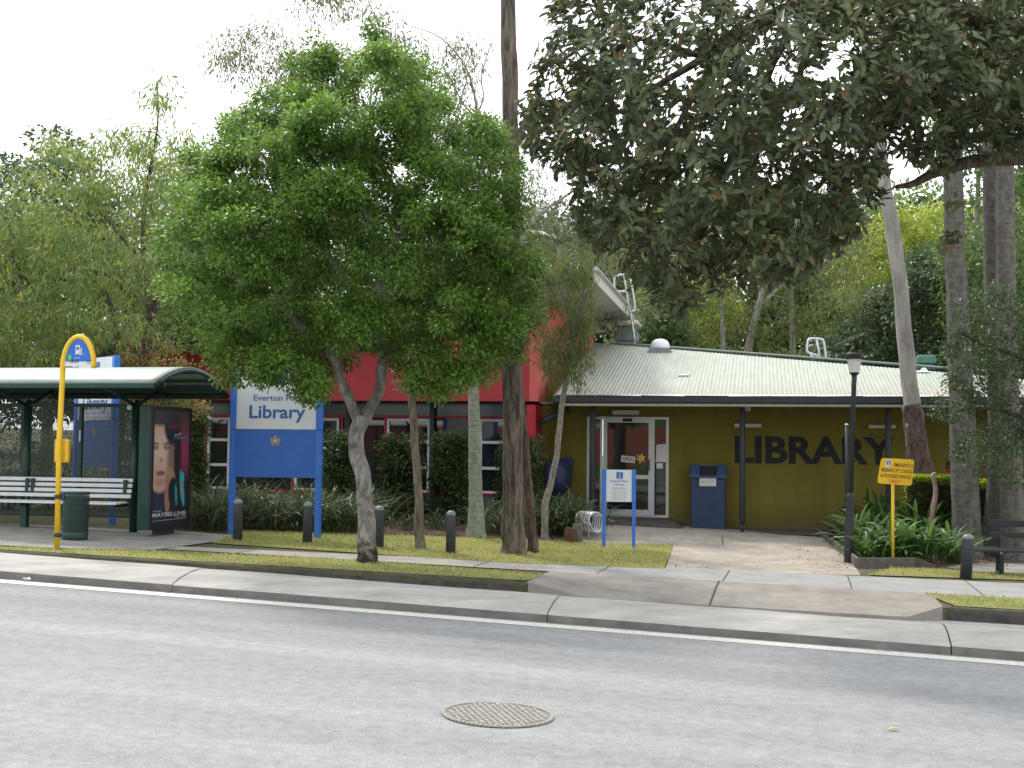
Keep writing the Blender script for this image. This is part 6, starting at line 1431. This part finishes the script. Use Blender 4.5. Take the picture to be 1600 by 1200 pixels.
bgtree('sunlit lime green tree far behind the roof centre', LF['lime'], BK['brown'], [(1085, 780), (1085, 620), (1085, 520)], 54, [(1085, 530, 34, 44), (1075, 470, 26, 30), (1110, 480, 40, 40)], 110, 36, .6, (.2, .3), (.1, .15), 2, tw=[8, 7, 5])
bgtree('sunlit yellow green spreading tree right of the white gum', LF['lime'], BK['brown'], [(1430, 780), (1425, 600), (1420, 450), (1430, 380)], 50, [(1385, 375, 46, 34), (1440, 345, 50, 26), (1480, 375, 40, 40), (1390, 430, 46, 36), (1560, 330, 30, 30), (1340, 430, 40, 40), (1465, 485, 30, 24)], 230, 34, .6, (.18, .28), (.06, .1), 2, droop=.4)
bgtree('dark dense evergreen behind the roof right of the lamp', LF['dark'], BK['brown'], [(1370, 780), (1370, 640), (1375, 540)], 38, [(1365, 535, 60, 54), (1440, 545, 50, 50), (1455, 440, 50, 46), (1400, 490, 50, 40), (1310, 560, 30, 30)], 300, 44, .45, (.14, .22), (.07, .1), 2.4, tw=[16, 12, 8])
bgtree('tall mixed green tree behind the palm trunks', LF['mid'], BK['pale'], [(1528, 800), (1527, 600), (1524, 480), (1527, 330), (1530, 250)], 36, [(1530, 440, 70, 90), (1600, 470, 60, 120), (1540, 560, 80, 50), (1620, 330, 60, 80), (1500, 380, 30, 40)], 300, 36, .5, (.14, .24), (.06, .09), 2, tw=[14, 12, 10, 9, 6])
for i, (cx, cy, rx, ry, Y, lf, lab) in enumerate([(-250, 480, 260, 170, 60, 'dark', 'broad dark tree of the far wood beyond the left edge'), (180, 470, 200, 150, 62, 'dark', 'broad dark tree of the far wood behind the shelter roof'), (480, 470, 240, 160, 60, 'mid', 'broad green tree of the far wood hidden behind the street tree'), (820, 470, 220, 140, 60, 'dark', 'broad dark tree of the far wood behind the red hall'), (1120, 430, 220, 150, 60, 'weep', 'broad olive tree of the far wood above the roof centre'), (1400, 450, 210, 150, 58, 'mid', 'broad green tree of the far wood behind the roof right end'), (1720, 450, 240, 190, 56, 'dark', 'broad dark tree of the far wood beyond the right edge')]):
    bgtree(lab, LF[lf], BK['brown'], [(cx, 780), (cx, cy+40), (cx, cy-ry*.4)], Y, [(cx, cy, rx, ry), (cx-rx*.6, cy+30, rx*.5, ry*.9), (cx+rx*.6, cy+20, rx*.5, ry*.9), (cx+rx*.1, cy+90, rx, ry*.6)], 640, 36, 1.0, (.3, .45), (.14, .22), 4, tw=[20, 14, 8], every=12)
bgtree('dark tree crown filling the gaps high between the palm trunks', LF['mid'], BK['brown'], [(1640, 820), (1640, 500), (1620, 300), (1580, 200)], 31, [(1570, 200, 90, 100), (1480, 180, 60, 80), (1620, 300, 90, 120), (1500, 90, 110, 90), (1600, 60, 120, 90)], 300, 36, .45, (.14, .22), (.06, .09), 2, tw=[16, 13, 10, 6])
bgtree('loose grey green gum crown seen through the fig branches', LF['gumleaf'], BK['gum'], [(1240, 790), (1240, 560), (1235, 420), (1250, 300)], 44, [(1230, 370, 110, 70), (1100, 400, 70, 60), (1330, 300, 60, 70), (1010, 420, 60, 60), (1290, 400, 80, 50)], 240, 30, .55, (.18, .28), (.035, .055), 2.5, tw=[10, 9, 7, 4], droop=1.)
bgtree('broad tree well beyond the left end of the bus shelter', LF['mid'], BK['brown'], [(-700, 780), (-700, 600), (-690, 480)], 48, [(-700, 500, 260, 140), (-520, 480, 200, 160), (-900, 540, 200, 120)], 480, 36, .9, (.25, .4), (.12, .18), 4, tw=[20, 14, 8], every=8)
bgtree('dark tree farthest beyond the left end of the bus shelter', LF['dark'], BK['brown'], [(-1250, 780), (-1250, 600), (-1240, 480)], 56, [(-1250, 520, 300, 140), (-1000, 540, 200, 120)], 420, 36, 1.0, (.3, .45), (.14, .22), 4, tw=[20, 14, 8], every=8)
# small-leaved branches hanging in front of the palms
tree('small_leaved_tree', 'small-leaved dark green tree whose branches hang before the palm trunks', BK['brown'], LF['dark'],
     [([(1665, 920), (1668, 820), (1660, 700), (1650, 600), (1640, 500), (1640, 420)], [20.6]*6, [30, 26, 22, 18, 14, 8]),
      ([(1660, 700), (1610, 660), (1560, 640), (1500, 640)], [20.6, 20.4, 20.3, 20.3], [12, 9, 6, 3]), ([(1650, 600), (1600, 560), (1540, 540), (1500, 520)], [20.6, 20.5, 20.4, 20.3], [12, 9, 6, 3])],
     vol_points(380, 20.4, .8, ell=[(1575, 505, 60, 40), (1515, 560, 40, 50), (1590, 600, 50, 80), (1492, 636, 40, 26), (1540, 700, 46, 42), (1590, 700, 40, 60), (1540, 590, 60, 40), (1545, 470, 40, 24), (1660, 560, 70, 130), (1502, 500, 26, 26)], shell=1), 56, .17, (.045, .075), (.022, .036), every=2)

# ---------------------------------------------------------- grass, mulch chips, fallen leaves
def pip(P, poly):
    x, y = P[:, 0], P[:, 1]; c = np.zeros(len(P), bool); j = len(poly)-1
    for i in range(len(poly)):
        xi, yi = poly[i]; xj, yj = poly[j]
        c ^= ((yi > y) != (yj > y)) & (x < (xj-xi)*(y-yi)/(yj-yi+1e-12)+xi); j = i
    return c
def scatter(poly, n):
    A = np.array(poly); lo, hi = A.min(0), A.max(0); O = []
    while len(O) < n:
        q = RNG.uniform(lo, hi, (n, 2)); q = q[pip(q, poly)]; O += q.tolist()
        if len(q) == 0: break
    return np.array(O[:n])
gzv = np.vectorize(gz)
gm = MB()
for poly, dens in ((tl1, 900), (tl2, 900), (tl3, 700), (tl4, 700)):
    poly = [p for p in poly]
    A = np.array([p for p in poly]); area = abs(.5*np.sum(A[:, 0]*np.roll(A[:, 1], -1)-A[:, 1]*np.roll(A[:, 0], -1)))
    q = scatter(poly, int(min(26000, area*dens))); n = len(q); z = gzv(q[:, 0], q[:, 1])+.012
    pt = .5+.28*np.sin(q[:, 0]*1.9+q[:, 1]*.7)+.22*np.sin(q[:, 1]*4.1-q[:, 0]*1.1)+RNG.normal(0, .15, n)
    D = RNG.normal(size=(n, 3))*.45; D[:, 2] = 1
    C = np.stack([q[:, 0], q[:, 1], z], 1); leaf_block(gm, C, D, (.025, .055), (.008, .014), tint=np.clip(pt, 0, 1))
tag(gm.build('grass', LF['grass'], loc=(0, 20, 0), tint=True, kind='stuff'), 'short patchy green and straw coloured grass on the verges', 'grass')
lm_ = MB()
lz = [(ep, 260, .013), (F2([(1240, 850), (1335, 886), (1350, 900), (1290, 895), (1230, 860)]), 260, .014), (tl2, 420, .03), (tl1, 160, .03), (F2([(905, 848), (1275, 845), (1275, 830), (905, 835)]), 160, .014), (F2([(1285, 850), (1345, 880), (1500, 890), (1600, 890), (1600, 850)]), 500, .02), (tl3, 90, .03)]
for poly, n, dz in lz:
    q = scatter(poly, n); n = len(q); C = np.stack([q[:, 0], q[:, 1], gzv(q[:, 0], q[:, 1])+dz], 1); D = RNG.normal(size=(n, 3)); D[:, 2] *= .12
    leaf_block(lm_, C, D, (.03, .085), (.015, .035), up=np.tile([[0, 0, 1.]], (n, 1)), flip=.2, tint=RNG.random(n))
tag(lm_.build('leaf_litter', LF['litter'], loc=(0, 20, 0), tint=True, kind='stuff'), 'dry brown leaves scattered over path, lawn and garden beds', 'fallen leaves')
dm = MB()
q = RNG.uniform(0, 1, (520, 2)); a = -14+q[:, 0]*26; t = np.array([MT(x) for x in a])-.02-np.abs(RNG.normal(0, .05, 520)); xy = np.outer(a, UR)+np.outer(t, NR)
C = np.stack([xy[:, 0], xy[:, 1], -GA*a+RD+.010], 1); D = RNG.normal(size=(520, 3)); D[:, 2] *= .1
leaf_block(dm, C, D, (.012, .04), (.008, .02), up=np.tile([[0, 0, 1.]], (520, 1)), flip=.2, tint=RNG.random(520)*.6)
tag(dm.build('gutter_debris', LF['litter'], loc=(0, 14, 0), tint=True, kind='stuff'), 'fine leaf debris lying along the foot of the concrete separator', 'debris')
cm = MB()
for poly, n in ((F2([(300, 828), (600, 838), (905, 849), (905, 826), (600, 818), (300, 812)]), 5000), (F2([(1285, 836), (1345, 886), (1440, 889), (1600, 897), (1600, 840)]), 2500)):
    q = scatter(poly, n); n = len(q); C = np.stack([q[:, 0], q[:, 1], gzv(q[:, 0], q[:, 1])+.012], 1); D = RNG.normal(size=(n, 3)); D[:, 2] *= .3
    leaf_block(cm, C, D, (.03, .08), (.015, .03), up=np.tile([[0, 0, 1.]], (n, 1)), flip=.5, tint=RNG.random(n))
tag(cm.build('bark_mulch', leafmat('bark chip', (.03, .018, .012), (.16, .10, .07), .05, .9), loc=(0, 20, 0), tint=True, kind='stuff'), 'brown bark chips covering the garden beds', 'mulch')
